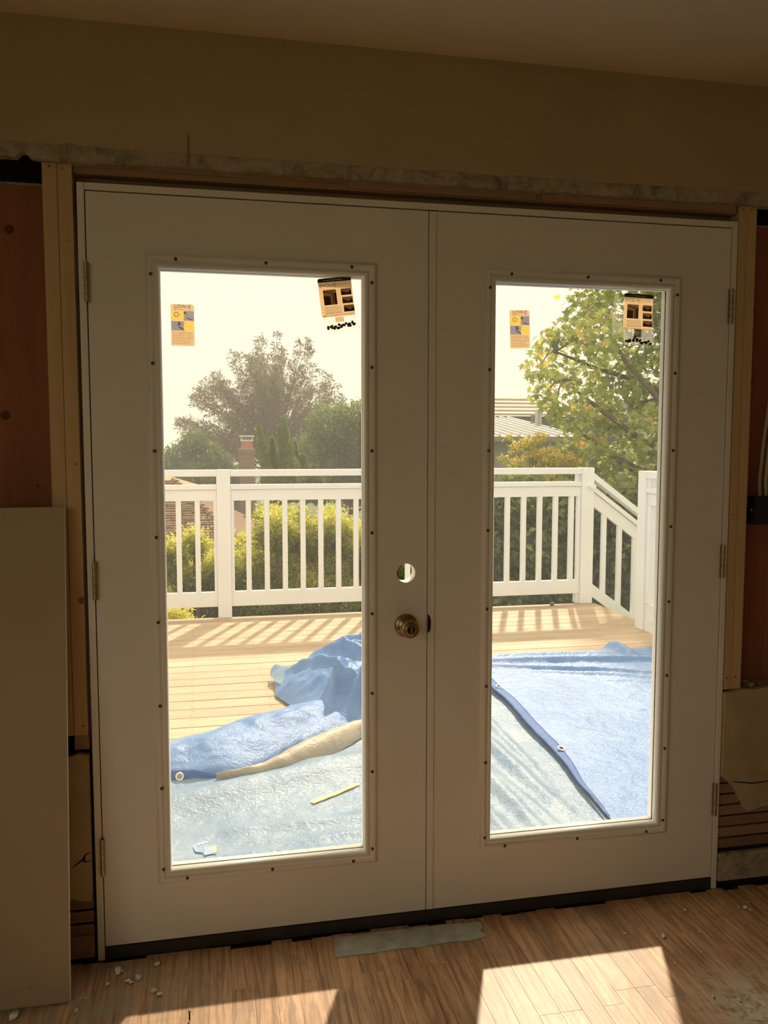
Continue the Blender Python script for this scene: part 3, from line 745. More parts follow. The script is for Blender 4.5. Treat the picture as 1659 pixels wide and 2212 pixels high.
def evolve(label, x, z, tilt, lean_bag, tagged):
    """instruction card with a clear bag of plugs hanging below it; origin at the card's lower left"""
    o = sheet_things('instruction_card', label, 'card', x, z, tilt)
    W, H = .0930, .1040
    pb = MB().prism([(.003,0),(W-.003,0),(W,.003),(W,H-.004),(W-.004,H),(.004,H),(0,H-.004),(0,.003)], 'y', -.0004, 0); link2('backing', pb.mesh('backing'), MT['paper_w'], o)
    b = MB().prism([(0,H-.0105),(W,H-.0105),(W,H-.003),(W-.004,H+.0003),(.004,H+.0003),(0,H-.003)], 'y', -.0008, -.0004); link2('header_band', b.mesh('header_band'), MT['green_ink'], o)
    ptextlines(o, .017, .070, [H-.0068], MT['whiteink'], .0022, 9, 'band_print')
    ptext(o, 'EVOLVE', .0135, MT['ink'], .027, H-.0235, .00012)
    ptextlines(o, .052, W-.004, [H-.0165,H-.0195,H-.0225], MT['inktan'], .0011, 2)
    ptextlines(o, .004, W-.004, [H-.0275], MT['inktan'], .0006, 3)
    zt = H-.031
    pbox(o, 'photo', MT['photo'], .011, .0475, zt-.041, zt, -.0007, -.0004)
    b = MB().prism([(.011,zt-.003),(.036,zt-.009),(.036,zt-.011),(.011,zt-.005)], 'y', -.001, -.0007).prism([(.011,zt-.016),(.030,zt-.018),(.030,zt-.041),(.011,zt-.041)], 'y', -.001, -.0007)
    b.prism([(.036,zt-.009),(.0385,zt-.009),(.0385,zt-.041),(.036,zt-.041)], 'y', -.001, -.0007).prism([(.0405,zt-.010),(.0475,zt-.009),(.0475,zt-.041),(.0405,zt-.041)], 'y', -.001, -.0007)
    link2('photo_door', b.mesh('photo_door'), MT['photo_l'], o)
    for k in range(3):
        z1 = zt-.0225*k; xa = .0605+.0015*k
        ph = pbox(o, 'photo', MT['photo'], xa, xa+.029, z1-.0175, z1, -.0007, -.0004)
        b = MB().prism([(xa,z1-.005),(xa+.018,z1-.013),(xa+.029,z1-.004),(xa+.029,z1-.0175),(xa,z1-.0175)], 'y', -.001, -.0007); link2('photo_corner', b.mesh('photo_corner'), MT['photo_l'], ph)
    ptextlines(o, .0495, .0585, [zt-.003-.0045*k for k in range(9)], MT['inktan'], .0007, 6)
    ptextlines(o, .011, .057, [zt-.047-.0030*k for k in range(7)], MT['ink'], .0008, 5)
    for k in range(3): pbox(o, 'bullet', MT['ink'], .0045, .0062, zt-.047-.007*k, zt-.0455-.007*k, -.0008, -.0004)
    ptextlines(o, .010, W-.008, [.0095], MT['inktan'], .0007, 8); ptextlines(o, .012, W-.006, [.0030], MT['inktan'], .0007, 10)
    b = MB().prism([(.0065,.0015),(.0115,.0015),(.009,.0055)], 'y', -.0009, -.0004); link2('mark', b.mesh('mark'), MT['ink'], o)
    # bag
    bw = W+.004
    b = MB(); k = lean_bag
    b.add([(.0,-.0002,.004),(bw-.003,-.0002,.006),(bw+k,-.0002,-.040),(k+.003,-.0002,-.046),(.0,-.0035,.004),(bw-.003,-.0035,.006),(bw+k,-.0052,-.040),(k+.003,-.0052,-.046)],
          [(0,1,2,3),(7,6,5,4),(0,4,5,1),(1,5,6,2),(2,6,7,3),(3,7,4,0)])
    bag = link2('bag', b.mesh('bag'), MT['poly'], o)
    b = MB().box(.036, .060, -.0011, -.0007, -.0155 if not tagged else -.022, .002 if tagged else -.002)
    bl_ = link2('bag_label', b.mesh('bag_label'), MT['tag'] if tagged else MT['paper'], bag)
    if tagged: ptext(o, '24', .0125, MT['whiteink'], .048, -.0135, .0002, -.0016)
    r = random.Random(12+tagged)
    for i in range(24):
        t = i/23; cx = .010+k*.6+t*(bw-.020); row = i % 3
        cx += r.uniform(-.0035,.0035); cz = -.036+.0042*r.choice([0,0,1,1,2])+r.uniform(-.0012,.0012)+(.010*t if not tagged else -.004*t)+(.006 if tagged and 5 < i < 12 and row == 2 else 0)
        rd = r.uniform(.0032,.0042)
        bb = MB().lathe_y(cx, cz, [(-.0050,rd*.5),(-.0045,rd),(-.0032,rd*.95),(-.0024,rd*.55)], 10)
        link2('plug_cap', bb.mesh('plug_cap'), MT['plugcap'], bag)
    return o
# positions read off the glass plane
lowe('small LOW-E sticker on the left door glass', -.7150, 1.6725, .0)
lowe('small LOW-E sticker on the right door glass', .2330, 1.687, -.035)
evolve('tilted EVOLVE card with its bag of plugs on the left door glass', -.3120, 1.758, -.125, .005, False)
evolve('upright EVOLVE card with its bag of plugs on the right door glass', .5830, 1.753, .03, .004, True)
# loose film on the right glass beside the card
b = MB(); b.add([(.553,.0185,1.84),(.578,.0185,1.845),(.582,.0185,1.74),(.548,.0185,1.735)], [(0,1,2,3)])
tag(b.build('tape_strip', clear('hazy_film', (.93,.92,.85), .02, .3, .10)), 'hazy clear strip on the right glass left of the card', 'tape')

# electrical box in the right bay
eb = empty('electrical_box', (1.10, .03, 1.15)); tag(eb, 'black plastic electrical box with cable in the right wall bay', 'electrical box')
MB().box(1.038, 1.13, .006, .086, 1.163, 1.249).build('box', MT['blackplastic'], eb, bevel=.004)
MB().box(1.0375, 1.0395, .02, .028, 1.204, 1.212).build('nail_tab', MT['metal_white'], eb)
for k in range(2):
    MB().tube([(1.085+.022*k,.05,1.245),(1.088+.022*k,.06,1.30),(1.105+.022*k,.07,1.42),(1.13+.022*k,.075,1.60),(1.14+.022*k,.075,2.0)], .0055, 8).build('cable', MT['cable'], eb, True)

# grey patch on the floor
poly = [(-.293,-.030),(-.15,-.026),(0,-.029),(.138,-.034),(.142,-.06),(.128,-.075),(.136,-.108),(.09,-.118),(.03,-.112),(-.05,-.120),(-.12,-.116),(-.2,-.121),(-.302,-.119),(-.297,-.07)]
MT['greypatch'] = plain('grey_patch', (.50,.52,.46), .8, .22, 18, .5, 60)
tag(MB().prism(poly, 'z', .0002, .0032).build('patch_strip', MT['greypatch']), 'torn grey strip stuck flat to the floor below the doors', 'strip')

# plaster crumbs
MT['crumb'] = plain('plaster_crumb', (.85,.80,.70), .9, .25, 80, .5, 200)
def crumb(x, y, s, label, group, seed):
    r = random.Random(seed); bm = bmesh.new(); bmesh.ops.create_icosphere(bm, subdivisions=1, radius=1)
    sc = Vector((r.uniform(.7,1.3), r.uniform(.6,1.1), r.uniform(.4,.75)))
    for v in bm.verts:
        k = r.uniform(.7, 1.15); v.co = Vector((v.co.x*sc.x, v.co.y*sc.y, v.co.z*sc.z))*k*s
    zmin = min(v.co.z for v in bm.verts)
    for v in bm.verts: v.co.z -= zmin
    me = bpy.data.meshes.new('plaster_crumb'); bm.to_mesh(me); bm.free()
    o = link('plaster_crumb', me, MT['crumb']); o.location = (x, y, .0003); o.rotation_euler = (0, 0, r.uniform(0, 6))
    tag(o, label, 'rubble', group); return o
LG = [(-.885,-.059,.010),(-.880,-.075,.012),(-.872,-.066,.007),(-.851,-.113,.007),(-.843,-.120,.006),(-.858,-.110,.004),(-.826,-.104,.009),(-.832,-.092,.005),(-.781,-.058,.009),(-.782,-.167,.010),(-.767,-.184,.008),(-.967,-.206,.006),(-.903,-.115,.006),(-.75,-.085,.004),(-.404,-.12,.004),(-.70,-.13,.003),(-1.114,-.20,.014),(-.95,-.16,.005)]
for k, (a, b_, s_) in enumerate(LG):
    lb = {8: 'oblong pale plaster crumb on the floor close to the left door threshold', 14: 'single tiny pale plaster crumb on the floor just left of the grey strip', 16: 'flat pale plaster flake on the floor at the foot of the drywall sheet'}.get(k)
    crumb(a, b_, s_*1.0, lb or 'pale plaster crumb scattered on the floor between the drywall sheet and the left sunlit patch', None if lb else 'plaster crumbs at the left', 100+k)
RG = [(.534,-.175,.006),(.636,-.212,.009),(.771,-.102,.006),(.748,-.212,.004),(.956,-.129,.009),(.964,-.141,.006),(.94,-.12,.005),(.621,-.475,.006),(.678,-.499,.007),(.60,-.33,.004),(.66,-.40,.004),(.56,-.12,.004),(.85,-.16,.004),(.70,-.30,.004),(-.026,-.218,.004),(.985,-.10,.006)]
for k, (a, b_, s_) in enumerate(RG):
    lb = {1: 'largest pale plaster crumb just beyond the far right corner of the sunlit patch', 4: 'pale plaster lump on the floor under the broken lath at the right', 14: 'tiny pale plaster crumb on the floor directly in front of the grey strip'}.get(k)
    crumb(a, b_, s_*1.0, lb or 'small pale plaster crumb on the floor beside the right sunlit patch', None if lb else 'plaster crumbs at the right', 300+k)
# screw lying head up
sc_ = empty('drywall_screw', (-.689,-.297,0)); tag(sc_, 'black drywall screw standing on the floor at the edge of the sunlit patch', 'screw')
def turned(name, prof, mat, par, loc, n=14):
    b = MB(); o = 0
    for z, r in prof:
        for k in range(n): b.v.append((loc[0]+r*math.cos(2*PI*k/n), loc[1]+r*math.sin(2*PI*k/n), loc[2]+z))
    for i in range(len(prof)-1):
        for k in range(n): b.f.append((i*n+k, i*n+(k+1) % n, (i+1)*n+(k+1) % n, (i+1)*n+k))
    b.f.append(tuple(range(n))[::-1]); b.f.append(tuple((len(prof)-1)*n+k for k in range(n)))
    return b.build(name, mat, par)
turned('shank', [(0,.0004),(.004,.0018)]+[(.004+.0012*k, .0016+.0006*(k % 2)) for k in range(1,14)]+[(.022,.0018)], MT['blackplastic'], sc_, (-.689,-.297,.0002))
turned('head', [(.0221,.0020),(.0245,.0042),(.0252,.0042)], MT['blackplastic'], sc_, (-.689,-.297,.0002))

# ================================================================== THINGS ON THE DECK
def nz(x, y, s, o=0.0): return mnoise.noise(Vector((x*s+o, y*s-o, o*.7)))
def ridge(x, y, a, b, w, h):
    """a crease: raised fold along the line a-b"""
    ax, ay = a; bx, by = b; dx, dy = bx-ax, by-ay; L2 = dx*dx+dy*dy
    t = max(0, min(1, ((x-ax)*dx+(y-ay)*dy)/L2)); ex, ey = x-(ax+t*dx), y-(ay+t*dy)
    d = math.hypot(ex, ey)+.006*nz(x, y, 14, 5)
    return h*math.exp(-(d/w)**2)*(math.sin(PI*min(1, max(0, t*.96+.02)))**.6)
def grid_surface(name, P, mat, parent, thick=.0):
    nu, nv = len(P), len(P[0]); b = MB()
    for r_ in P: b.v += [tuple(p) for p in r_]
    for i in range(nu-1):
        for j in range(nv-1): b.f.append((i*nv+j, (i+1)*nv+j, (i+1)*nv+j+1, i*nv+j+1))
    o = b.build(name, mat, parent, True)
    if thick:
        md = o.modifiers.new('thickness', 'SOLIDIFY'); md.thickness = thick; md.offset = -1
    return o
def interp(poly, t):
    L = [0]
    for p, q in zip(poly, poly[1:]): L.append(L[-1]+math.dist(p, q))
    d = t*L[-1]
    for i in range(len(poly)-1):
        if d <= L[i+1] or i == len(poly)-2:
            k = (d-L[i])/max(1e-9, L[i+1]-L[i]); return tuple(a+(b_-a)*k for a, b_ in zip(poly[i], poly[i+1]))

# left tarp: flat sheet, folded flap, bunched heap
tl_ = empty('blue_tarp', (-.2, 1.2, DZ)); tag(tl_, 'pale blue tarp bunched and folded over on the left half of the deck', 'tarp')
creases = [((-1.2,.72),(.35,1.30),.10,.045),((-1.2,.98),(-.1,1.22),.05,.02),((-.7,.62),(.4,.66),.035,.012),((-.4,.50),(.45,.55),.03,.012),
           ((.60,1.60),(.66,.5),.035,.022),((.72,1.9),(.70,.7),.02,.012),((.45,1.5),(.52,.3),.035,.026),((.30,1.1),(.40,.35),.03,.022),((.52,1.0),(.6,.3),.02,.014),((-.9,.45),(.1,.42),.025,.010)]
def zpale(x, yy):
    return DZ+.0085+.010*max(0, nz(x, yy, 2.6, 1.3))+.006*max(0, nz(x, yy, 7, 4))+.0022*nz(x, yy, 26, 2)+sum(ridge(x, yy, *c_) for c_ in creases)
P = []
for i in range(170):
    u = i/169; x = -1.25+2.25*u; yb = 1.55+.55*min(1, max(0, (x+1.0)/1.2)); yb = yb if x < .6 else 2.3
    row = []
    for j in range(150):
        w_ = j/149; yy = .225+(yb-.225)*w_
        row.append((x, yy, zpale(x, yy)))
    P.append(row)
grid_surface('ground_sheet', P, MT['tarp_pale'], tl_)
# folded flap
TOP = [(-1.15,1.10),(-.823,1.384),(-.697,1.545),(-.547,1.695),(-.385,1.801),(-.211,1.93),(-.06,2.02),(.18,2.02)]
BOT = [(-1.15,1.05),(-.811,1.105),(-.69,1.09),(-.559,1.075),(-.471,1.115),(-.378,1.19),(-.239,1.34),(-.124,1.44),(.16,1.62)]
P = []
for i in range(90):
    t = i/89; a = interp(TOP, t); b_ = interp(BOT, t); row = []
    H = .03+.075*math.sin(PI*min(1, t*1.05))**.8+.05*max(0, t-.6)
    for j in range(44):
        s = j/43; x = a[0]+(b_[0]-a[0])*s; yy = a[1]+(b_[1]-a[1])*s
        z = DZ+.016+H*math.sin(PI*min(1, s*.96+.02))**.7*(1 if s < .75 else 1.0)
        z += .016*nz(x+yy*.6, yy-x*.8, 7, 2)*math.sin(PI*s)+.010*nz(x, yy, 15, 8)*math.sin(PI*s)+.005*nz(x, yy, 34, 1)
        if s > .86: yy -= .012*math.sin((s-.86)/.14*PI)
        row.append((x, yy, max(z, DZ+.012)))
    P.append(row)
grid_surface('folded_flap', P, MT['tarp'], tl_)
# hem of the flap
P = []
for i in range(40):
    t = .02+i/39*.40; b_ = interp(BOT, t)
    fade = 1-max(0, (t-.30)/.12)
    P.append([(b_[0], b_[1]-.008-.010*k/4, DZ+.013+.052*fade*(1-k/4)**.8) for k in range(5)])
grid_surface('hem', P, MT['tarp_hem'], tl_, .0015)
g = interp(BOT, .268); 
MB().torus((-.765, 1.077, DZ+.045), (0,-1,.35), .0135, .0042, 22, 8).build('grommet', MT['metal_white'], tl_, True)
MB().lathe_y(-.765, DZ+.045, [(1.076,.010),(1.079,.010)], 16).build('grommet_hole', MT['tarp_silver'], tl_)
# silvery underside rolled out below the flap
C1 = [(-.62,1.062),(-.471,1.09),(-.378,1.16),(-.239,1.31),(-.124,1.41),(.02,1.55),(.2,1.66)]
C2 = [(-.62,1.055),(-.446,1.055),(-.325,1.105),(-.15,1.235),(-.02,1.37),(.09,1.50),(.22,1.60)]
P = []
for i in range(60):
    t = i/59; a = interp(C1, t); b_ = interp(C2, t); row = []; e_ = math.sin(PI*min(1, t*.9+.05))
    for j in range(16):
        s = j/15; x = a[0]+(b_[0]-a[0])*s; yy = a[1]+(b_[1]-a[1])*s
        row.append((x, yy-.03*math.sin(PI*s)*e_, DZ+.016+(.035+.055*e_*(1-s))*math.sin(PI*min(1, .15+s*.85))**.6+.006*nz(x, yy, 20, 3)))
    P.append(row)
grid_surface('rolled_edge', P, MT['tarp_silver'], tl_)
# heap
BND = [(-.282,2.50),(-.300,2.20),(-.21,1.93),(-.13,1.62),(-.02,1.54),(.20,1.62),(.45,2.0),(.62,2.5),(.60,2.85),(.42,2.98),(.23,2.96),(.10,2.86),(.02,2.70),(-.12,2.54),(-.231,2.54)]
cx0, cy0 = .16, 2.22
folds = [((.00,2.68),(.45,2.30),0.040,0.070),((.10,2.85),(.62,2.45),0.036,0.060),((.22,2.95),(.60,2.75),0.032,0.050),((-.12,2.52),(.30,2.12),0.036,0.060),((-.22,2.42),(.10,2.02),0.032,0.050),
         ((-.05,1.70),(.05,2.05),0.025,0.090),((.03,1.66),(.22,1.98),0.025,0.100),((.12,1.62),(.34,1.95),0.025,0.080),((-.10,1.85),(.12,1.80),0.022,0.070),((.20,2.05),(.50,2.05),0.029,0.060),((.05,2.25),(.40,2.62),0.022,0.035)]
P = []; NB = 190
for i in range(NB+1):
    bx, by = interp(BND+[BND[0]], i/NB); row = []
    for j in range(84):
        r_ = j/83; x = cx0+(bx-cx0)*r_; yy = cy0+(by-cy0)*r_
        env = min(1, (1-r_)*4.5)
        h = .21*(1-r_**2.2)+.05*env*max(0, (yy-2.3)/.6)
        wx, wy = x+.05*nz(x, yy, 6, 3), yy+.05*nz(x, yy, 6, 9)
        z = DZ+.014+h+env*(sum(ridge(wx, wy, *c_) for c_ in folds)+.030*nz(x*1.2+yy*.8, yy*.6-x*.3, 4.5, 11)+.012*nz(x+yy, yy-x, 11, 17)+.006*nz(x, yy, 26, 2))
        row.append((x, yy, max(z, DZ+.010)))
    P.append(row)
grid_surface('bunched_heap', P, MT['tarp'], tl_)
# tongue of tarp lying out from the heap
TT = [(-.30,2.60),(-.31,2.48),(-.27,2.30),(-.17,2.10),(-.02,1.95)]; TB = [(-.24,2.60),(-.10,2.55),(-.02,2.45),(.06,2.30),(.12,2.15)]
P = []
for i in range(40):
    t = i/39; a = interp(TT, t); b_ = interp(TB, t); row = []
    for j in range(18):
        s = j/17; x = a[0]+(b_[0]-a[0])*s; yy = a[1]+(b_[1]-a[1])*s
        row.append((x, yy, DZ+.02+.06*math.sin(PI*min(1, .12+.6*s))+.10*s*s*t+.010*nz(x, yy, 12, 6)))
    P.append(row)
grid_surface('tongue', P, MT['tarp_pale'], tl_)

# right tarp: spread flat
tr_ = empty('blue_tarp', (1.6, 1.6, DZ)); tag(tr_, 'glossy blue tarp spread flat over the right half of the deck', 'tarp')
HEM = [(.80,.225),(.785,.387),(.817,.752),(.857,1.058),(.856,1.292),(.895,1.705),(.90,2.038),(.91,2.40),(.93,2.80)]
cr2 = [((.90,2.64),(2.5,2.34),.032,.042),((.90,2.54),(2.1,2.10),.022,.030),((1.1,2.40),(2.05,2.0),.02,.018),((1.5,2.10),(2.5,1.78),.015,.014),((2.0,2.95),(2.03,2.55),.05,.05),((1.0,2.75),(2.0,2.66),.03,.02),((1.2,1.5),(2.3,1.62),.01,.006),((1.05,1.35),(1.25,1.15),.02,.01)]
P = []
for i in range(150):
    u = i/149; row = []
    for j in range(230):
        w_ = j/229; yy = .19+(2.80-.19)*w_; hx, hy = interp(HEM, w_)
        x = hx+(2.48-hx)*u; yy = hy+(.10*max(0, w_-.9)*nz(x, 0, 3, 4)*1.5 if w_ > .9 else 0)
        if w_ > .97: yy += .03*max(0, 1-abs(x-2.0)/.12)
        z = DZ+.024+.010*max(0, nz(x, yy, 2.2, 7.3))+.005*max(0, nz(x, yy, 8, 4))+.002*nz(x, yy, 28, 2)+sum(ridge(x, yy, *c_) for c_ in cr2)
        z -= .012*max(0, (w_-.97)/.03)
        row.append((x, yy, z))
    P.append(row)
grid_surface('sheet', P, MT['tarp'], tr_)
P = []
for i in range(80):
    t = .07+i/79*.93; hx, hy = interp(HEM, t); wv = .010*nz(hx, hy, 5, 3)
    wd = .052*min(1, (t-.05)*3.2)
    P.append([(hx-.012+wv+wd*k/4, hy, DZ+.0405+.003*nz(hx, hy, 5, 1)) for k in range(5)])
grid_surface('hem', P, MT['tarp_hem'], tr_, .0015)
for gx, gy in ((.921,2.015),(.875,1.058)):
    MB().torus((gx, gy, DZ+.047), (.1,-.3,1), .0135, .0042, 22, 8).build('grommet', MT['metal_white'], tr_, True)
    MB().torus((gx, gy, DZ+.0455), (.1,-.3,1), .0045, .0045, 12, 6).build('grommet_hole', MT['darkslot'], tr_, True)

# tape strip and blue note lying on the tarp
b = MB(); n = 14
for i in range(n):
    t = i/(n-1); x, yy = -.262+.206*t, .790+.140*t; zz = zpale(x, yy)+.006
    for s in (-1, 1): b.v.append((x-s*.010*.6+.002*nz(x, yy, 60, s), yy+s*.011*(1-.3*t), zz))
b.f = [(2*i, 2*i+1, 2*i+3, 2*i+2) for i in range(n-1)]
o = b.build('tape_strip', MT['tape']); tag(o, 'cream strip of tape lying on the pale tarp', 'tape')
o.modifiers.new('thickness', 'SOLIDIFY').thickness = .0006
nt_ = empty('paper_note', (-.66,.49,DZ+.03)); tag(nt_, 'crumpled light blue paper scrap with scribble on the pale tarp', 'paper')
b = MB(); ppl = [(-.700,.520),(-.690,.545),(-.655,.552),(-.640,.500),(-.622,.452),(-.640,.446),(-.660,.438),(-.668,.470),(-.690,.478)]
b.add([(x, yy, zpale(x, yy)+.006+.006*nz(x, yy, 30, 2)) for x, yy in ppl]+[(-.662,.497,zpale(-.662,.497)+.014)], [(i, (i+1) % 9, 9) for i in range(9)])
o = b.build('sheet', MT['note'], nt_); o.modifiers.new('thickness', 'SOLIDIFY').thickness = .0006
b = MB().tube([(-.690+.005*k, .500+.010*math.sin(k*2.2)+.002*k, zpale(-.662,.497)+.0155) for k in range(10)], .0009, 5); b.build('scribble', MT['inkblue'], nt_)
zn = zpale(-.63,.47)+.008; b = MB().box(-.640, -.622, .446, .5, zn, zn+.001); b.build('tape_edge', MT['tape'], nt_)
# small dark object by the railing
b = MB(); bm = bmesh.new(); bmesh.ops.create_icosphere(bm, subdivisions=2, radius=.022)
for v in bm.verts: v.co = Vector((v.co.x*1.05, v.co.y, v.co.z*.85+.004*nz(v.co.x, v.co.y, 60, v.co.z)))
zmin = min(v.co.z for v in bm.verts)
for v in bm.verts: v.co.z -= zmin
me = bpy.data.meshes.new('pebble'); bm.to_mesh(me); bm.free()
o = link('pebble', me, MT['pebble'], None, True); o.location = (2.235, 4.37, DZ+.0003); tag(o, 'small dark round pebble on the deck by the far railing', 'stone')

# ================================================================== OUTSIDE
GZ = -2.7
tag(MB().box(-60, 70, -60, 140, GZ-.3, GZ).build('ground', plain('grass', (.10,.13,.04), .9, .4, 2)), 'lawn below the deck', None, None, 'structure')

def unit(a):
    return a/np.maximum(1e-9, np.linalg.norm(a, axis=-1, keepdims=True))
def leaf_mesh(name, C, D, N, L, W, tint, shape='kite', mat=None):
    """one small folded blade per row of C: D its long axis, N its face"""
    n = len(C); D = unit(D); S = unit(np.cross(D, N)); N = unit(np.cross(S, D))
    L = np.broadcast_to(L, (n,))[:, None]; W = np.broadcast_to(W, (n,))[:, None]
    if shape == 'kite':
        T = [(0,0,0),(.45,.5,.10),(1,0,-.05),(.45,-.5,.10)]; F = [(0,1,2),(0,2,3)]
    else:                                                # lobed maple leaf
        T = [(0,0,0),(.08,.42,.05),(.30,.22,.04),(.55,.55,.02),(.58,.20,.05),(1,0,-.10),(.58,-.20,.05),(.55,-.55,.02),(.30,-.22,.04),(.08,-.42,.05)]
        F = [(0,1,2),(0,2,4),(2,3,4),(0,4,6),(4,5,6),(0,6,8),(6,7,8),(0,8,9)]
    k = len(T); V_ = np.zeros((n, k, 3))
    for i, (a, b_, c_) in enumerate(T): V_[:, i] = C + D*L*a + S*W*b_ + N*L*c_
    Fi = (np.array(F)[None]+(np.arange(n)*k)[:, None, None]).reshape(-1, 3)
    me = bpy.data.meshes.new(name); me.vertices.add(n*k); me.vertices.foreach_set('co', V_.astype(np.float32).ravel())
    me.loops.add(Fi.size); me.loops.foreach_set('vertex_index', Fi.astype(np.int32).ravel())
    me.polygons.add(len(Fi)); me.polygons.foreach_set('loop_start', (np.arange(len(Fi))*3).astype(np.int32))
    me.update(calc_edges=True)
    at_ = me.attributes.new('tint', 'FLOAT', 'POINT'); at_.data.foreach_set('value', np.repeat(tint, k).astype(np.float32))
    if mat: me.materials.append(mat)
    return me
def rnd_unit(n): return unit(rng.normal(size=(n, 3)))

LM = {}
LM['beech'] = leafmat('beech_leaves', [(0,(0.109,0.085,0.050)),(.6,(0.202,0.171,0.085)),(1,(0.341,0.295,0.139))], .40)
LM['green'] = leafmat('green_leaves', [(0,(0.093,0.147,0.046)),(.6,(0.186,0.264,0.078)),(1,(0.341,0.419,0.124))], .45)
LM['juniper'] = leafmat('juniper_needles', [(0,(.10,.16,.045)),(.6,(.26,.34,.10)),(1,(.46,.52,.18))], .40)
LM['golden'] = leafmat('golden_cypress', [(0,(.16,.20,.04)),(.35,(.44,.47,.09)),(.65,(.80,.78,.17)),(1,(.92,.86,.28))], .58)
LM['broad'] = leafmat('broad_leaves', [(0,(0.078,0.116,0.031)),(.6,(0.171,0.232,0.078)),(1,(0.388,0.419,0.155))], .35, .4)
LM['maple'] = leafmat('maple_leaves', [(0,(.21,.28,.065)),(.5,(.43,.51,.13)),(.8,(.64,.65,.19)),(.93,(.85,.68,.16)),(1,(.85,.50,.14))], .6)
LM['amber'] = leafmat('amber_leaves', [(0,(0.310,0.372,0.078)),(.4,(0.651,0.620,0.124)),(.7,(0.800,0.651,0.155)),(1,(0.800,0.388,0.124))], .5)
MT['bark'] = wood('bark', (.07,.05,.035), (.17,.13,.09), 'z', 6, 6, .9)
MT['twig'] = plain('pale_twig', (.30,.25,.18), .8)

def tree(name, label, base, group=None, cat='tree'):
    o = empty(name, base); tag(o, label, cat, group); return o
def foliage(parent, me, name='foliage'):
    o = bpy.data.objects.new(name, me); COL.objects.link(o); o.parent = parent; o.matrix_parent_inverse = Matrix.Translation(-parent.location)
    o['kind'] = 'stuff'; return o

# ---- clumps of blades around lobes
def lobes_points(lobes, n, shell=.55, squash=.85):
    """points on and just inside rounded lobes (x,y,z,r)"""
    lo = np.array(lobes); w = lo[:, 3]**2; idx = rng.choice(len(lo), n, p=w/w.sum())
    d = rnd_unit(n); r = lo[idx, 3]*(shell+(1-shell)*rng.random(n)**.6)*(1+.12*rng.normal(size=n))
    C = lo[idx, :3]+d*r[:, None]*np.array([1,1,squash]); return C, d, idx

# ---- far copper beech
def beech():
    Y = 36.0; base = at(592, 1065, Y); base.z = GZ
    t = tree('beech_tree', 'big hazy brownish tree with feathery spreading crown behind the brick chimney', base)
    m_ = pxm(Y)
    cen = np.array(at(590, 965, Y))
    b = MB(); tips = []
    b.tube([base, base+Vector((.1,0,2)), Vector(cen)+Vector((0,0,-.3))], [.5,.42,.3], 8)
    Cs, Ds, Ts = [], [], []
    # outline of the crown: (angle deg from right, reach in px)
    prof = [(-8,150),(5,150),(18,165),(32,168),(46,195),(58,215),(70,205),(82,195),(93,190),(105,205),(118,185),(130,185),(142,185),(155,165),(166,190),(178,150),(188,135)]
    pa = np.array([a for a, _ in prof], float); pr = np.array([r for _, r in prof], float)
    for i in range(150):
        an = rng.uniform(-8, 188); R = np.interp(an, pa, pr)*m_*(rng.uniform(.8,1.08) if i < 90 else rng.uniform(.35,.85))
        yaw = rng.normal(0, .55); a = math.radians(an)
        dirv = np.array([math.cos(a)*math.cos(yaw), math.sin(yaw)*.9, math.sin(a)])
        st = cen+np.array([rng.normal(0,.3), rng.normal(0,.3), rng.uniform(-1.2,.2)])
        en = cen+dirv*R
        mid = (st+en)/2+np.array([0,0,.12*R])*rng.uniform(-.2,1)
        n = 12; ts = np.linspace(0,1,n)[:, None]
        pth = (1-ts)**2*st+2*ts*(1-ts)*mid+ts**2*en
        b.tube([Vector(p) for p in pth], [.045*(1-.92*k/(n-1)) for k in range(n)], 5, False)
        for q_ in range(int(4+R*3.1)):
            t0 = .97 if q_ < 2 else rng.uniform(.3, 1.0)**.8; k0 = min(n-2, int(t0*(n-1))); p0 = pth[k0]*(1-(t0*(n-1)-k0))+pth[k0+1]*(t0*(n-1)-k0)
            ax = unit((pth[k0+1]-pth[k0])[None])[0]; td = ax*1.0+rng.normal(size=3)*.55+np.array([0,0,-.10]); td /= np.linalg.norm(td)
            tl = rng.uniform(.35,.75)*(1.25-.55*t0); m = int(13+24*tl)
            f = rng.random(m); droop = np.stack([np.zeros(m), np.zeros(m), -.22*f*f*tl], -1)
            off = rng.normal(size=(m,3))*(.035+.10*(1-f))[:, None]*.8
            Cs.append(p0+td*(f*tl)[:, None]+droop+off); Ds.append(unit(td*1.0+off*6+rng.normal(size=(m,3))*.35+np.array([0,0,-.2]))); Ts.append(np.clip(rng.normal(.42,.25,m)+.25*(t0 > .85),0,1))
    # skirt down behind the roofs
    lob = []
    for (px_, py_, r_) in ((470,980,45),(420,985,38),(385,1000,30),(520,1000,60),(650,1000,70),(590,1010,80),(700,1000,60)):
        c_ = at(px_, py_, Y+rng.uniform(-1,1)); lob.append((*c_, r_*m_))
    C2, d2, _ = lobes_points(lob, 5200, .3); Cs.append(C2); Ds.append(unit(d2+rng.normal(size=d2.shape)*.7)); Ts.append(np.clip(rng.normal(.45,.25,len(C2)),0,1))
    C = np.concatenate(Cs); D = np.concatenate(Ds); T = np.concatenate(Ts)
    b.build('trunk', MT['bark'], t)
    foliage(t, leaf_mesh('foliage', C, D, rnd_unit(len(C)), .09+.06*rng.random(len(C)), .05, T, 'kite', LM['beech']))
beech()

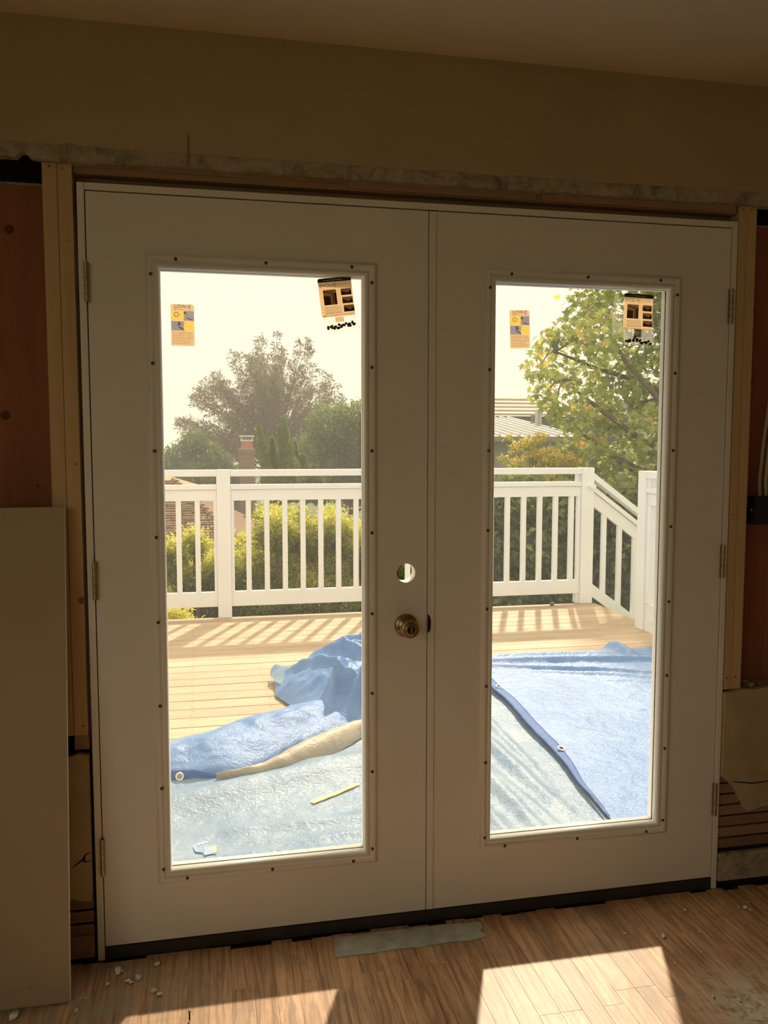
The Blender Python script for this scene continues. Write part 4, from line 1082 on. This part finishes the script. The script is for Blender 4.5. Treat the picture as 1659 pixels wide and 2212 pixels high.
def lobe_tree(name, label, Y, lobes, n, L, W, lm, basepx, depth=.35, shell=.5, group=None, shape='kite', tintc=.45, droop=.2, cat='tree', trunk_r=.18):
    m_ = pxm(Y); base = at(basepx, 1000, Y); base.z = GZ
    t = tree(name, label, base, group, cat)
    lo = []
    for (px_, py_, r_) in lobes:
        c_ = at(px_, py_, Y+rng.uniform(-1,1)*depth*r_*m_*2); lo.append((*c_, r_*m_))
    C, d, idx = lobes_points(lo, n, shell)
    D = unit(d*.6+rng.normal(size=d.shape)*.6+np.array([0,0,-droop])); N_ = unit(d+np.array([0,0,.5])+rng.normal(size=d.shape)*.5)
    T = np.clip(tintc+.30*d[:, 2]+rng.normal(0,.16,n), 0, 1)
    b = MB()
    top = np.array(lo); cz = top[:, :3].mean(0)
    b.tube([base, (Vector(base)+Vector(cz))/2, Vector(cz)], [trunk_r, trunk_r*.8, trunk_r*.5], 7)
    for q in lo:
        b.tube([Vector(cz)*.6+Vector(base)*.4, (Vector(cz)+Vector(q[:3]))/2+Vector((0,0,-.15)), Vector(q[:3])], [trunk_r*.45, trunk_r*.3, trunk_r*.12], 5)
    b.build('trunk', MT['bark'], t)
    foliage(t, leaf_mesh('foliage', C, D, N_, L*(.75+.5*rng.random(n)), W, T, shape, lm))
    return t
lobe_tree('green_tree', 'rounded green tree at the right of the left glass behind the juniper', 24.0,
          [(720,920,55),(770,915,55),(690,970,50),(750,975,60),(800,960,60),(700,1030,60),(770,1040,70),(830,900,60),(830,1020,70)], 22000, .12, .075, LM['green'], 760)
lobe_tree('low_tree', 'low dark green tree above the tan roof at the left edge of the left glass', 30.0,
          [(385,985,30),(420,955,28),(445,985,35),(365,1000,22),(470,1000,30),(350,1020,40),(425,1035,42),(470,1045,40),(500,1040,35)], 15000, .12, .065, LM['green'], 410, tintc=.35)

# ---- junipers: upswept twisted plumes
def juniper(label, Y, plumes, n_each, group):
    base = at(plumes[0][0], 1000, Y); base.z = GZ; t = tree('juniper_tree', label, base, group); m_ = pxm(Y)
    Cs, Ds, Ts = [], [], []; b = MB()
    for (bx, by, tx, ty, wpx) in plumes:
        p0 = np.array(at(bx, by, Y+rng.uniform(-.4,.4))); p1 = np.array(at(tx, ty, Y+rng.uniform(-.4,.4)))
        b.tube([Vector(p0), Vector((p0+p1)/2+np.array([.05,0,-.05])), Vector(p1)], [.05,.035,.01], 5)
        n = n_each; tt = rng.random(n)**.8; w = (wpx*m_)*(1-tt)**.8*(.72+.55*np.abs(np.sin(tt*14+bx)))
        ax = unit((p1-p0)[None])[0]; off = rng.normal(size=(n,3)); off -= (off@ax)[:, None]*ax; off = unit(off)*(rng.random(n)**.5*w)[:, None]
        bow = np.sin(tt*PI)[:, None]*np.array([-.12,0,0])*wpx*m_
        Cs.append(p0+(p1-p0)*tt[:, None]+off+bow); Ds.append(unit(ax*1.3+unit(off+1e-6)*.6+rng.normal(size=(n,3))*.25)); Ts.append(np.clip(.35+.4*rng.random(n)+.2*off[:, 2]/(w+.01)*.5,0,1))
    C = np.concatenate(Cs); b.build('trunk', MT['bark'], t)
    foliage(t, leaf_mesh('foliage', C, np.concatenate(Ds), rnd_unit(len(C)), .075+.04*rng.random(len(C)), .028, np.concatenate(Ts), 'kite', LM['juniper']))
juniper('slim pointed juniper right beside the brick chimney', 17.5, [(594,1080,560,924,17),(600,1070,588,950,13),(586,1090,568,985,13),(608,1090,598,980,13)], 4500, 'junipers')
juniper('wider juniper with swept up plumes between chimney and green tree', 18.0, [(640,1080,612,905,26),(650,1080,603,925,20),(655,1080,636,958,20),(680,1085,655,985,22),(625,1085,600,975,18),(700,1090,680,1010,22),(660,1090,660,1000,26)], 4500, 'junipers')

# ---- golden cypress shrubs just beyond the railing
def shrub(label, Y, lobes, n, group, lm='golden', L=.065, W=.015, tintc=.36):
    m_ = pxm(Y); base = at(sum(l[0] for l in lobes)/len(lobes), 1300, Y); base.z = GZ
    t = tree('cypress_shrub', label, base, group, 'shrub'); lo = []
    for (px_, py_, r_) in lobes:
        c_ = at(px_, py_, Y+rng.uniform(-.5,.5)); lo.append((*c_, r_*m_))
    # sprays: each lobe carries many fans of blades drooping outwards
    lo_ = np.array(lo); ns = n//14; w = lo_[:, 3]**2; idx = rng.choice(len(lo_), ns, p=w/w.sum())
    d = rnd_unit(ns); d[:, 2] = d[:, 2]*.8+.25; d = unit(d)
    tip = lo_[idx, :3]+d*lo_[idx, 3][:, None]*(.70+.30*rng.random(ns))[:, None]
    sp = unit(d*np.array([1,1,.35])+rng.normal(size=d.shape)*.35)
    Cs, Ds, Ns, Ts = [], [], [], []
    up = np.clip(d[:, 2], -1, 1)
    for k in range(14):
        f = k/13; side = rng.normal(size=d.shape)*.075
        Cs.append(tip-sp*(.15*(1-f))+side*.75*(1.2-f)); Ds.append(unit(sp+side*5+np.array([0,0,.12-.22*f])))
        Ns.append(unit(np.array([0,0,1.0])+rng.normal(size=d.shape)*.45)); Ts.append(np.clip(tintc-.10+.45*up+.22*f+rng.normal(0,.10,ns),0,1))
    C = np.concatenate(Cs)
    b = MB()
    for q in lo: b.tube([base, (Vector(base)+Vector(q[:3]))/2+Vector((.1,0,0)), Vector(q[:3])], [.06,.04,.015], 5)
    b.build('stems', MT['bark'], t)
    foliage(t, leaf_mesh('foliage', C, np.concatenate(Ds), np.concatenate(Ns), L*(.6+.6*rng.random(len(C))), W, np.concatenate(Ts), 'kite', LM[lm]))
shrub('golden green cypress shrub behind the railing left of the post', 7.2, [(420,1200,45),(385,1245,48),(440,1235,48),(372,1200,30),(418,1175,26),(450,1290,60),(390,1310,50),(340,1250,55),(340,1330,60),(480,1235,45)], 38000, 'cypress shrubs beyond the railing')
shrub('taller golden green cypress shrub behind the railing right of the post', 7.6, [(595,1150,45),(565,1200,55),(620,1185,60),(655,1160,42),(530,1235,55),(600,1240,70),(680,1210,60),(530,1185,28),(575,1120,22),(605,1118,24),(655,1290,70),(560,1300,70)], 56000, 'cypress shrubs beyond the railing')
shrub('golden green cypress shrub behind the railing beside the left door edge', 7.9, [(715,1150,45),(755,1180,55),(700,1230,60),(770,1240,65),(720,1290,60),(790,1300,70),(715,1115,20),(650,1110,16),(830,1200,70),(900,1220,80)], 42000, 'cypress shrubs beyond the railing')
shrub('low yellow shrub at the deck edge in the lower left of the glass', 5.2, [(375,1345,30),(350,1350,40),(410,1372,28)], 3500, 'cypress shrubs beyond the railing', tintc=.6)
lobe_tree('dark_hedge', 'dark shaded hedge low behind the railing', 9.4,
          [(x_, 1270+20*math.sin(x_), 85) for x_ in range(330, 1000, 55)]+[(x_, 1390, 95) for x_ in range(330, 1000, 70)], 16000, .12, .06, LM['broad'], 650, cat='hedge', tintc=.25, trunk_r=.05)
# ---- broad leaved thicket on the right
lobe_tree('leafy_thicket', 'dense broad leaved thicket behind the railing at the right', 7.4,
          [(x_, y_, 60) for x_ in range(1030, 1480, 55) for y_ in (1110, 1190, 1280, 1370)]+[(1090,1060,45),(1150,1070,45),(1230,1075,45),(1300,1100,60),(1420,1080,80)], 16000, .115, .065, LM['broad'], 1200, shell=.45, cat='shrub', tintc=.45, trunk_r=.05)
lobe_tree('amber_shrub', 'yellow and orange leaved shrub in front of the grey wall', 8.6,
          [(1112,968,13),(1140,958,15),(1165,948,13),(1150,985,20),(1115,1000,16),(1185,990,26),(1215,1005,32),(1120,1035,24),(1180,1030,36),(1085,990,8),(1240,1010,30),(1098,945,7)], 2600, .07, .034, LM['amber'], 1160, cat='shrub', shell=.3, tintc=.42, trunk_r=.02)
# ---- maple
def maple():
    Y = 9.2; m_ = pxm(Y); base = at(1530, 1100, Y); base.z = GZ
    t = tree('maple_tree', 'large leafy maple filling the upper half of the right glass', base)
    L_ = [(1185,745,42),(1165,790,36),(1215,725,36),(1215,800,50),(1180,850,38),(1265,660,55),(1300,630,50),(1290,720,65),(1350,680,70),(1410,640,60),(1430,730,80),(1265,840,60),(1330,790,75),(1400,830,80),
          (1230,900,42),(1290,900,60),(1200,880,26),(1350,900,70),(1420,930,75),(1225,965,40),(1280,985,58),(1340,1000,65),(1410,1040,80),(1250,1040,30),(1320,1075,60),(1480,700,110),(1520,860,130),(1500,1010,110),(1470,560,120),(1380,570,80),(1420,1130,70),(1600,700,170),(1620,980,160)]
    lo = []
    for (px_, py_, r_) in L_:
        c_ = at(px_, py_, Y+rng.uniform(-.9,.9)); lo.append((*c_, r_*m_))
    for q in ((5.6,9.4,5.0,1.3),(6.8,9.6,5.6,1.5),(5.2,9.2,6.2,.8),(6.2,9.8,6.9,1.1),(7.6,9.4,4.4,1.5)): lo.append(q)
    n = 17500
    C, d, idx = lobes_points(lo, n, .35)
    D = unit(d*.5+rng.normal(size=d.shape)*.5+np.array([0,0,-.45])); N_ = unit(d*.5+np.array([0,-.25,.8])+rng.normal(size=d.shape)*.45)
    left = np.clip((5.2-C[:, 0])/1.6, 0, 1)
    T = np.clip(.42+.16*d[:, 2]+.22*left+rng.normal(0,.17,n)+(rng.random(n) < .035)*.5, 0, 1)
    b = MB()
    tops = [Vector(q[:3]) for q in lo]; tr0 = at(1530, 1150, Y); tr1 = at(1500, 900, Y)
    b.tube([base, tr0, tr1, Vector((6.2,9.5,5))], [.16,.13,.10,.05], 8)
    b.build('trunk', MT['bark'], t)
    limbs = [((1510,1060),(1420,1050),(1340,1000),(1255,935)),((1500,1000),(1420,1030),(1375,1010),(1330,985)),((1510,960),(1420,860),(1350,780),(1300,690)),((1500,900),(1400,830),(1300,800),(1200,760)),((1500,880),(1440,740),(1400,660),(1370,580)),((1500,980),(1400,960),(1290,880),(1215,820))]
    for k, lm_ in enumerate(limbs):
        pts = [at(a, c_, Y+.5*math.sin(k*2+j)) for j, (a, c_) in enumerate(lm_)]
        MB().tube(pts, [.055,.045,.032,.014], 7).build('branch', MT['bark'], t, True)
    b = MB()
    for q in tops:
        st = min([at(a, c_, Y) for l_ in limbs for (a, c_) in l_], key=lambda p_: (p_-q).length)
        b.tube([st, (st+q)/2+Vector((0,0,.06)), q], [.016,.011,.004], 5)
    o = b.build('twigs', MT['bark'], t); o['kind'] = 'stuff'
    LL = .095+.04*rng.random(n)
    # the largest leaves of the near side as parts of their own
    near = np.argsort(C[:, 1]-.3*(C[:, 0] < 6)+.9*(C[:, 2] > 3.6)+.9*(C[:, 0] > 6.2))[:160]
    keep = np.ones(n, bool); keep[near] = False
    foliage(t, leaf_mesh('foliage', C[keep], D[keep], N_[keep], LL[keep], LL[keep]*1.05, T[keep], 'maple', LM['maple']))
    var = [leaf_mesh('leaf', np.zeros((1,3)), np.array([[0,0,-1.0]]), np.array([[0,-1.0,.3]]), .115, .12, np.array([tv]), 'maple', LM['maple']) for tv in (.3,.45,.6,.8,.93)]
    for i in near:
        o = bpy.data.objects.new('leaf', var[int(min(4, T[i]*5))]); COL.objects.link(o); o.parent = t
        o.location = Vector(C[i])-t.location; o.rotation_euler = (rng.uniform(-.9,.5), rng.uniform(-.7,.7), rng.uniform(-.8,.8))
maple()

# ---- neighbour's house at the left: brown shingle hip roof, chimney
MT['shingle'] = wood('brown_shingle', (.20,.125,.085), (.34,.225,.155), 'x', 3, 3, .9, 5, objvar=.2)
MT['shingle_gap'] = plain('shingle_backing', (.16,.10,.07), .9, .2)  # dark brown deck seen between the shingles
MT['tanroof'] = plain('tan_roof', (.52,.33,.20), .85, .1, 3, .3, 30)
MT['greyroof'] = plain('grey_roof', (.17,.17,.17), .85, .1, 3, .2, 30)
MT['stucco'] = plain('stucco', (.55,.50,.42), .9, .06, 4)
h1 = empty('shingle_house', (at(380,1200,13).x, 14, GZ)); tag(h1, 'neighbouring house with brown shingle hip roof below the railing at the left', 'house')
A0, A1 = at(200, 1262, 11.5), at(600, 1250, 11.5)          # eave toward us
A1.z = A0.z
T0, T1 = at(200, 1040, 16.0), at(375, 1050, 16.0)
T1.z = T0.z; 
fb = MB().add([A0, A1, T1, T0], [(0,1,2,3)]); fb.build('roof_deck', MT['shingle_gap'], h1)
nrm = (A1-A0).cross(T0-A0).normalized()
rows = 40; sb = MB(); rq = random.Random(2)
for r_ in range(rows):
    f0, f1 = r_/rows, (r_+1.15)/rows
    xl0, xr0 = A0.lerp(T0, f0), A1.lerp(T1, f0); xl1, xr1 = A0.lerp(T0, min(1, f1)), A1.lerp(T1, min(1, f1))
    L = (xr0-xl0).length; x_ = rq.uniform(0,.2)
    while x_ < L-.1:
        w = rq.uniform(.16,.30); a, b_ = x_/L, min(1, (x_+w-.012)/L); h = rq.uniform(.035,.06)
        q = [xl0.lerp(xr0, a)+nrm*h, xl0.lerp(xr0, b_)+nrm*h, xl1.lerp(xr1, b_)+nrm*.012, xl1.lerp(xr1, a)+nrm*.012, xl0.lerp(xr0, a), xl0.lerp(xr0, b_)]
        sb.add(q, [(0,1,2,3),(4,5,1,0)]); x_ += w
o = sb.build('shingles', MT['shingle'], h1); o['kind'] = 'stuff'
# other face of the hip and its caps
B1 = at(640, 1180, 15.5); B1.z = A0.z+.2
MB().add([A1, B1, T1], [(0,1,2)]).build('roof_deck', MT['shingle'], h1)
for k in range(24):
    p_ = A1.lerp(T1, k/24); q_ = A1.lerp(T1, (k+1.2)/24)
    MB().tube([p_+nrm*.035, q_+nrm*.005], [.06,.05], 6).build('hip_cap', MT['shingle'], h1)
MB().box(A0.x, A1.x-.6, 12.2, 18, GZ, A0.z-.05).build('wall', MT['stucco'], h1)
# tan roof behind
h2 = empty('tan_roof_house', (at(380,1100,19).x, 20, GZ)); tag(h2, 'tan hip roof of a house showing just above the railing at the left edge', 'house')
p1, p2, p3, p4 = at(250,1015,20), at(372,1030,19), at(445,1052,17), at(200,1075,16.5)
MB().add([p4, p3, p2, p1, p4-Vector((0,0,.15)), p3-Vector((0,0,.15)), p2-Vector((0,-.3,.15)), p1-Vector((0,-.3,.15))], [(0,1,2,3),(0,4,5,1),(1,5,6,2),(4,7,6,5),(2,6,7,3)]).build('roof', MT['tanroof'], h2)
MB().box(p4.x, p3.x-.3, 17.2, 20, GZ, p3.z-.1).build('wall', MT['stucco'], h2)
# grey roof behind the chimney
h3 = empty('grey_roof_house', (at(480,1030,32).x, 33, GZ)); tag(h3, 'grey gabled roof behind the brick chimney', 'house')
q = [at(415,1056,31), at(540,1056,31), at(530,996,33), at(498,1008,33)]
MB().add([*q, *[v_+Vector((0,.6,-.3)) for v_ in q]], [(0,1,2,3),(7,6,5,4),(0,4,5,1),(1,5,6,2),(2,6,7,3),(3,7,4,0)]).build('roof', MT['greyroof'], h3)
q = [at(505,1052,30.6), at(555,1075,30.2), at(480,1075,30.2)]
MB().add([*q, *[v_+Vector((0,.4,-.2)) for v_ in q]], [(0,1,2),(5,4,3),(0,3,4,1),(1,4,5,2),(2,5,3,0)]).build('roof', MT['greyroof'], h3)
MB().box(q[2].x+.1, q[1].x-.1, 31.2, 35, GZ, q[2].z).build('wall', MT['greyroof'], h3)
# brick chimney
m, nt, p = new_mat('chimney_brick'); v = coords(nt, 'Object', (1,1,1))
sx = nd(nt, 'ShaderNodeSeparateXYZ'); nt.links.new(v, sx.inputs[0]); cb = nd(nt, 'ShaderNodeCombineXYZ')
sm = nd(nt, 'ShaderNodeMath', operation='ADD'); nt.links.new(sx.outputs[0], sm.inputs[0]); nt.links.new(sx.outputs[1], sm.inputs[1])
nt.links.new(sm.outputs[0], cb.inputs[0]); nt.links.new(sx.outputs[2], cb.inputs[1])
bt = nd(nt, 'ShaderNodeTexBrick'); nt.links.new(cb.outputs[0], bt.inputs['Vector']); bt.inputs['Scale'].default_value = 1.0
bt.inputs['Color1'].default_value = (.22,.10,.06,1); bt.inputs['Color2'].default_value = (.14,.07,.045,1); bt.inputs['Mortar'].default_value = (.34,.24,.17,1)
bt.inputs['Mortar Size'].default_value = .009; bt.inputs['Brick Width'].default_value = .21; bt.inputs['Row Height'].default_value = .072
nt.links.new(bt.outputs['Color'], p.inputs['Base Color']); p.inputs['Roughness'].default_value = .9; bumpn(nt, p, bt.outputs['Fac'], .5, .01); MT['brick'] = m
YC = 29.0; KC = 1.73; c0, c1 = at(518, 1045, YC), at(551, 1045, YC); ztop = at(535, 968, YC).z; xc = (c0.x+c1.x)/2; hw = (c1.x-c0.x)/2
ch = empty('brick_chimney', (xc, YC+.2, at(535,1120,YC).z)); tag(ch, 'red brick chimney with a clay flue and white metal cap', 'chimney')
MB().box(xc-hw, xc+hw, YC, YC+.7, GZ, ztop-.20).build('stack', MT['brick'], ch)
MB().box(xc-hw-.03, xc+hw+.03, YC-.03, YC+.73, ztop-.20, ztop-.05).build('crown_course', MT['brick'], ch)
MB().prism([(xc-hw-.03,ztop-.05),(xc+hw+.03,ztop-.05),(xc+hw-.06,ztop+.02),(xc-hw+.06,ztop+.02)], 'y', YC, YC+.7).build('mortar_crown', MT['plaster'], ch)
zf = at(535, 953, YC).z; zc_ = at(535, 941, YC).z
MB().box(xc-.20, xc+.215, YC+.1, YC+.5, ztop, zf).build('flue', plain('clay_flue', (.50,.17,.09), .8, .1), ch)
wm = plain('white_metal', (.75,.75,.70), .5, .03)
cp = MB().box(xc-.225, xc+.24, YC+.08, YC+.52, zf, zf+.05)
for a in (-.19, .205):
    for b_ in (.12, .48): cp.box(xc+a-.02, xc+a+.02, YC+b_-.02, YC+b_+.02, zf+.05, zc_-.05)
cpf = cp.build('cap_frame', wm, ch)
MB().box(xc-.27, xc+.285, YC+.03, YC+.57, zc_-.05, zc_).build('cap_lid', wm, cpf, bevel=.02)
MB().box(xc-.17, xc+.19, YC+.11, YC+.12, zf+.05, zc_-.05).build('cap_mesh', MT['greyroof'], cpf)

# ---- neighbour's house at the right: grey wall, metal roof, upper tiled roof
MT['greywall'] = plain('grey_wall', (.42,.42,.40), .85, .04, 2)
MT['metalroof'] = plain('pale_metal_roof', (.62,.60,.55), .5, .05, 3)
h4 = empty('grey_house', (at(1100,1000,13).x, 15, GZ)); tag(h4, 'grey house with pale ribbed metal roof behind the amber shrub at the right', 'house')
YW = 13.0; e0, e1 = at(960, 942, YW), at(1250, 944, YW)
MB().box(e0.x, e1.x, YW+.35, YW+6, GZ, e0.z-.04).build('wall', MT['greywall'], h4)
t0z = at(1066, 903, YW+4).z; 
rf = MB(); rf.add([(e0.x,YW,e0.z),(e1.x,YW,e0.z),(e1.x,YW+4,t0z),(e0.x,YW+4,t0z),(e0.x,YW,e0.z-.05),(e1.x,YW,e0.z-.05),(e1.x,YW+4,t0z-.05),(e0.x,YW+4,t0z-.05)], [(0,1,2,3),(7,6,5,4),(0,4,5,1),(1,5,6,2),(2,6,7,3),(3,7,4,0)])
rf.build('roof', MT['metalroof'], h4)
k = e0.x+.1
while k < e1.x:
    b = MB(); b.add([(k,YW,e0.z),(k+.035,YW,e0.z),(k+.035,YW+4,t0z),(k,YW+4,t0z),(k,YW,e0.z+.045),(k+.035,YW,e0.z+.045),(k+.035,YW+4,t0z+.045),(k,YW+4,t0z+.045)], [(0,3,2,1),(4,5,6,7),(0,1,5,4),(1,2,6,5),(2,3,7,6),(3,0,4,7)])
    b.build('roof_rib', MT['metalroof'], h4); k += .20
MB().box(e0.x, e1.x, YW-.09, YW, e0.z-.10, e0.z-.01).build('gutter', plain('gutter_grey', (.30,.29,.27), .5), h4)
MB().tube([at(1151,915,YW+2.4), at(1151,897,YW+2.4)], .05, 8).build('vent_pipe', MT['greyroof'], h4)
MB().tube([at(1163,922,YW+2.0), at(1163,885,YW+2.0)], .075, 10).build('flue_pipe', plain('galvanised', (.45,.46,.46), .4, .05, 8, metal=.5), h4)
# upper storey roof in stepped courses
h5 = empty('tiled_roof_house', (at(1100,900,18).x, 20, GZ)); tag(h5, 'low roof of stepped pale courses behind the metal roof at the right', 'house')
YU = 18.5; u0, u1 = at(940,900,YU), at(1330,900,YU)
MB().box(u0.x, u1.x, YU, YU+5, GZ, at(1100,899,YU).z).build('wall', MT['greyroof'], h5)
for k in range(5):
    za, zb = at(1100, 898-8*k, YU+k*.55).z, at(1100, 890.5-8*k, YU+k*.55).z
    b = MB().prism([(YU-.25+k*.55,za),(YU-.25+k*.55,za+.05),(YU+.40+k*.55,zb+.05),(YU+.40+k*.55,zb)], 'x', u0.x, u1.x-.4*k)
    b.build('roof_course', MT['tanpale'] if 'tanpale' in MT else MT.setdefault('tanpale', plain('pale_tile', (.50,.42,.33), .8, .1, 4)), h5)
h6 = empty('pale_house', (at(1420,890,17).x, 19, GZ)); tag(h6, 'pale wall of a house glimpsed through the maple leaves at the right', 'house')
MB().box(at(1392,880,17).x, at(1560,880,17).x, 17, 21, GZ, at(1420,866,17).z).build('wall', MT['stucco'], h6)
MB().box(at(1385,880,17).x, at(1565,880,17).x, 16.8, 21.2, at(1420,866,17).z, at(1420,862,17).z).build('roof', MT['metalroof'], h6)

# ---------------------------------------------------------------- wildfire haze in the outdoor air
m = bpy.data.materials.new('smoke_haze'); m.use_nodes = True; nt = m.node_tree; nt.nodes.clear()
vs = nd(nt, 'ShaderNodeVolumeScatter'); vs.inputs['Color'].default_value = (1, .97, .92, 1); vs.inputs['Density'].default_value = .006; vs.inputs['Anisotropy'].default_value = .2
o = nd(nt, 'ShaderNodeOutputMaterial'); nt.links.new(vs.outputs[0], o.inputs['Volume'])
try: m.cycles.homogeneous_volume = True
except Exception: pass
hz = MB().box(-45, 60, 5.0, 120, GZ-.2, 40).build('smoke_haze', m); tag(hz, 'thin warm smoke haze in the air beyond the deck', 'haze', None, 'stuff')
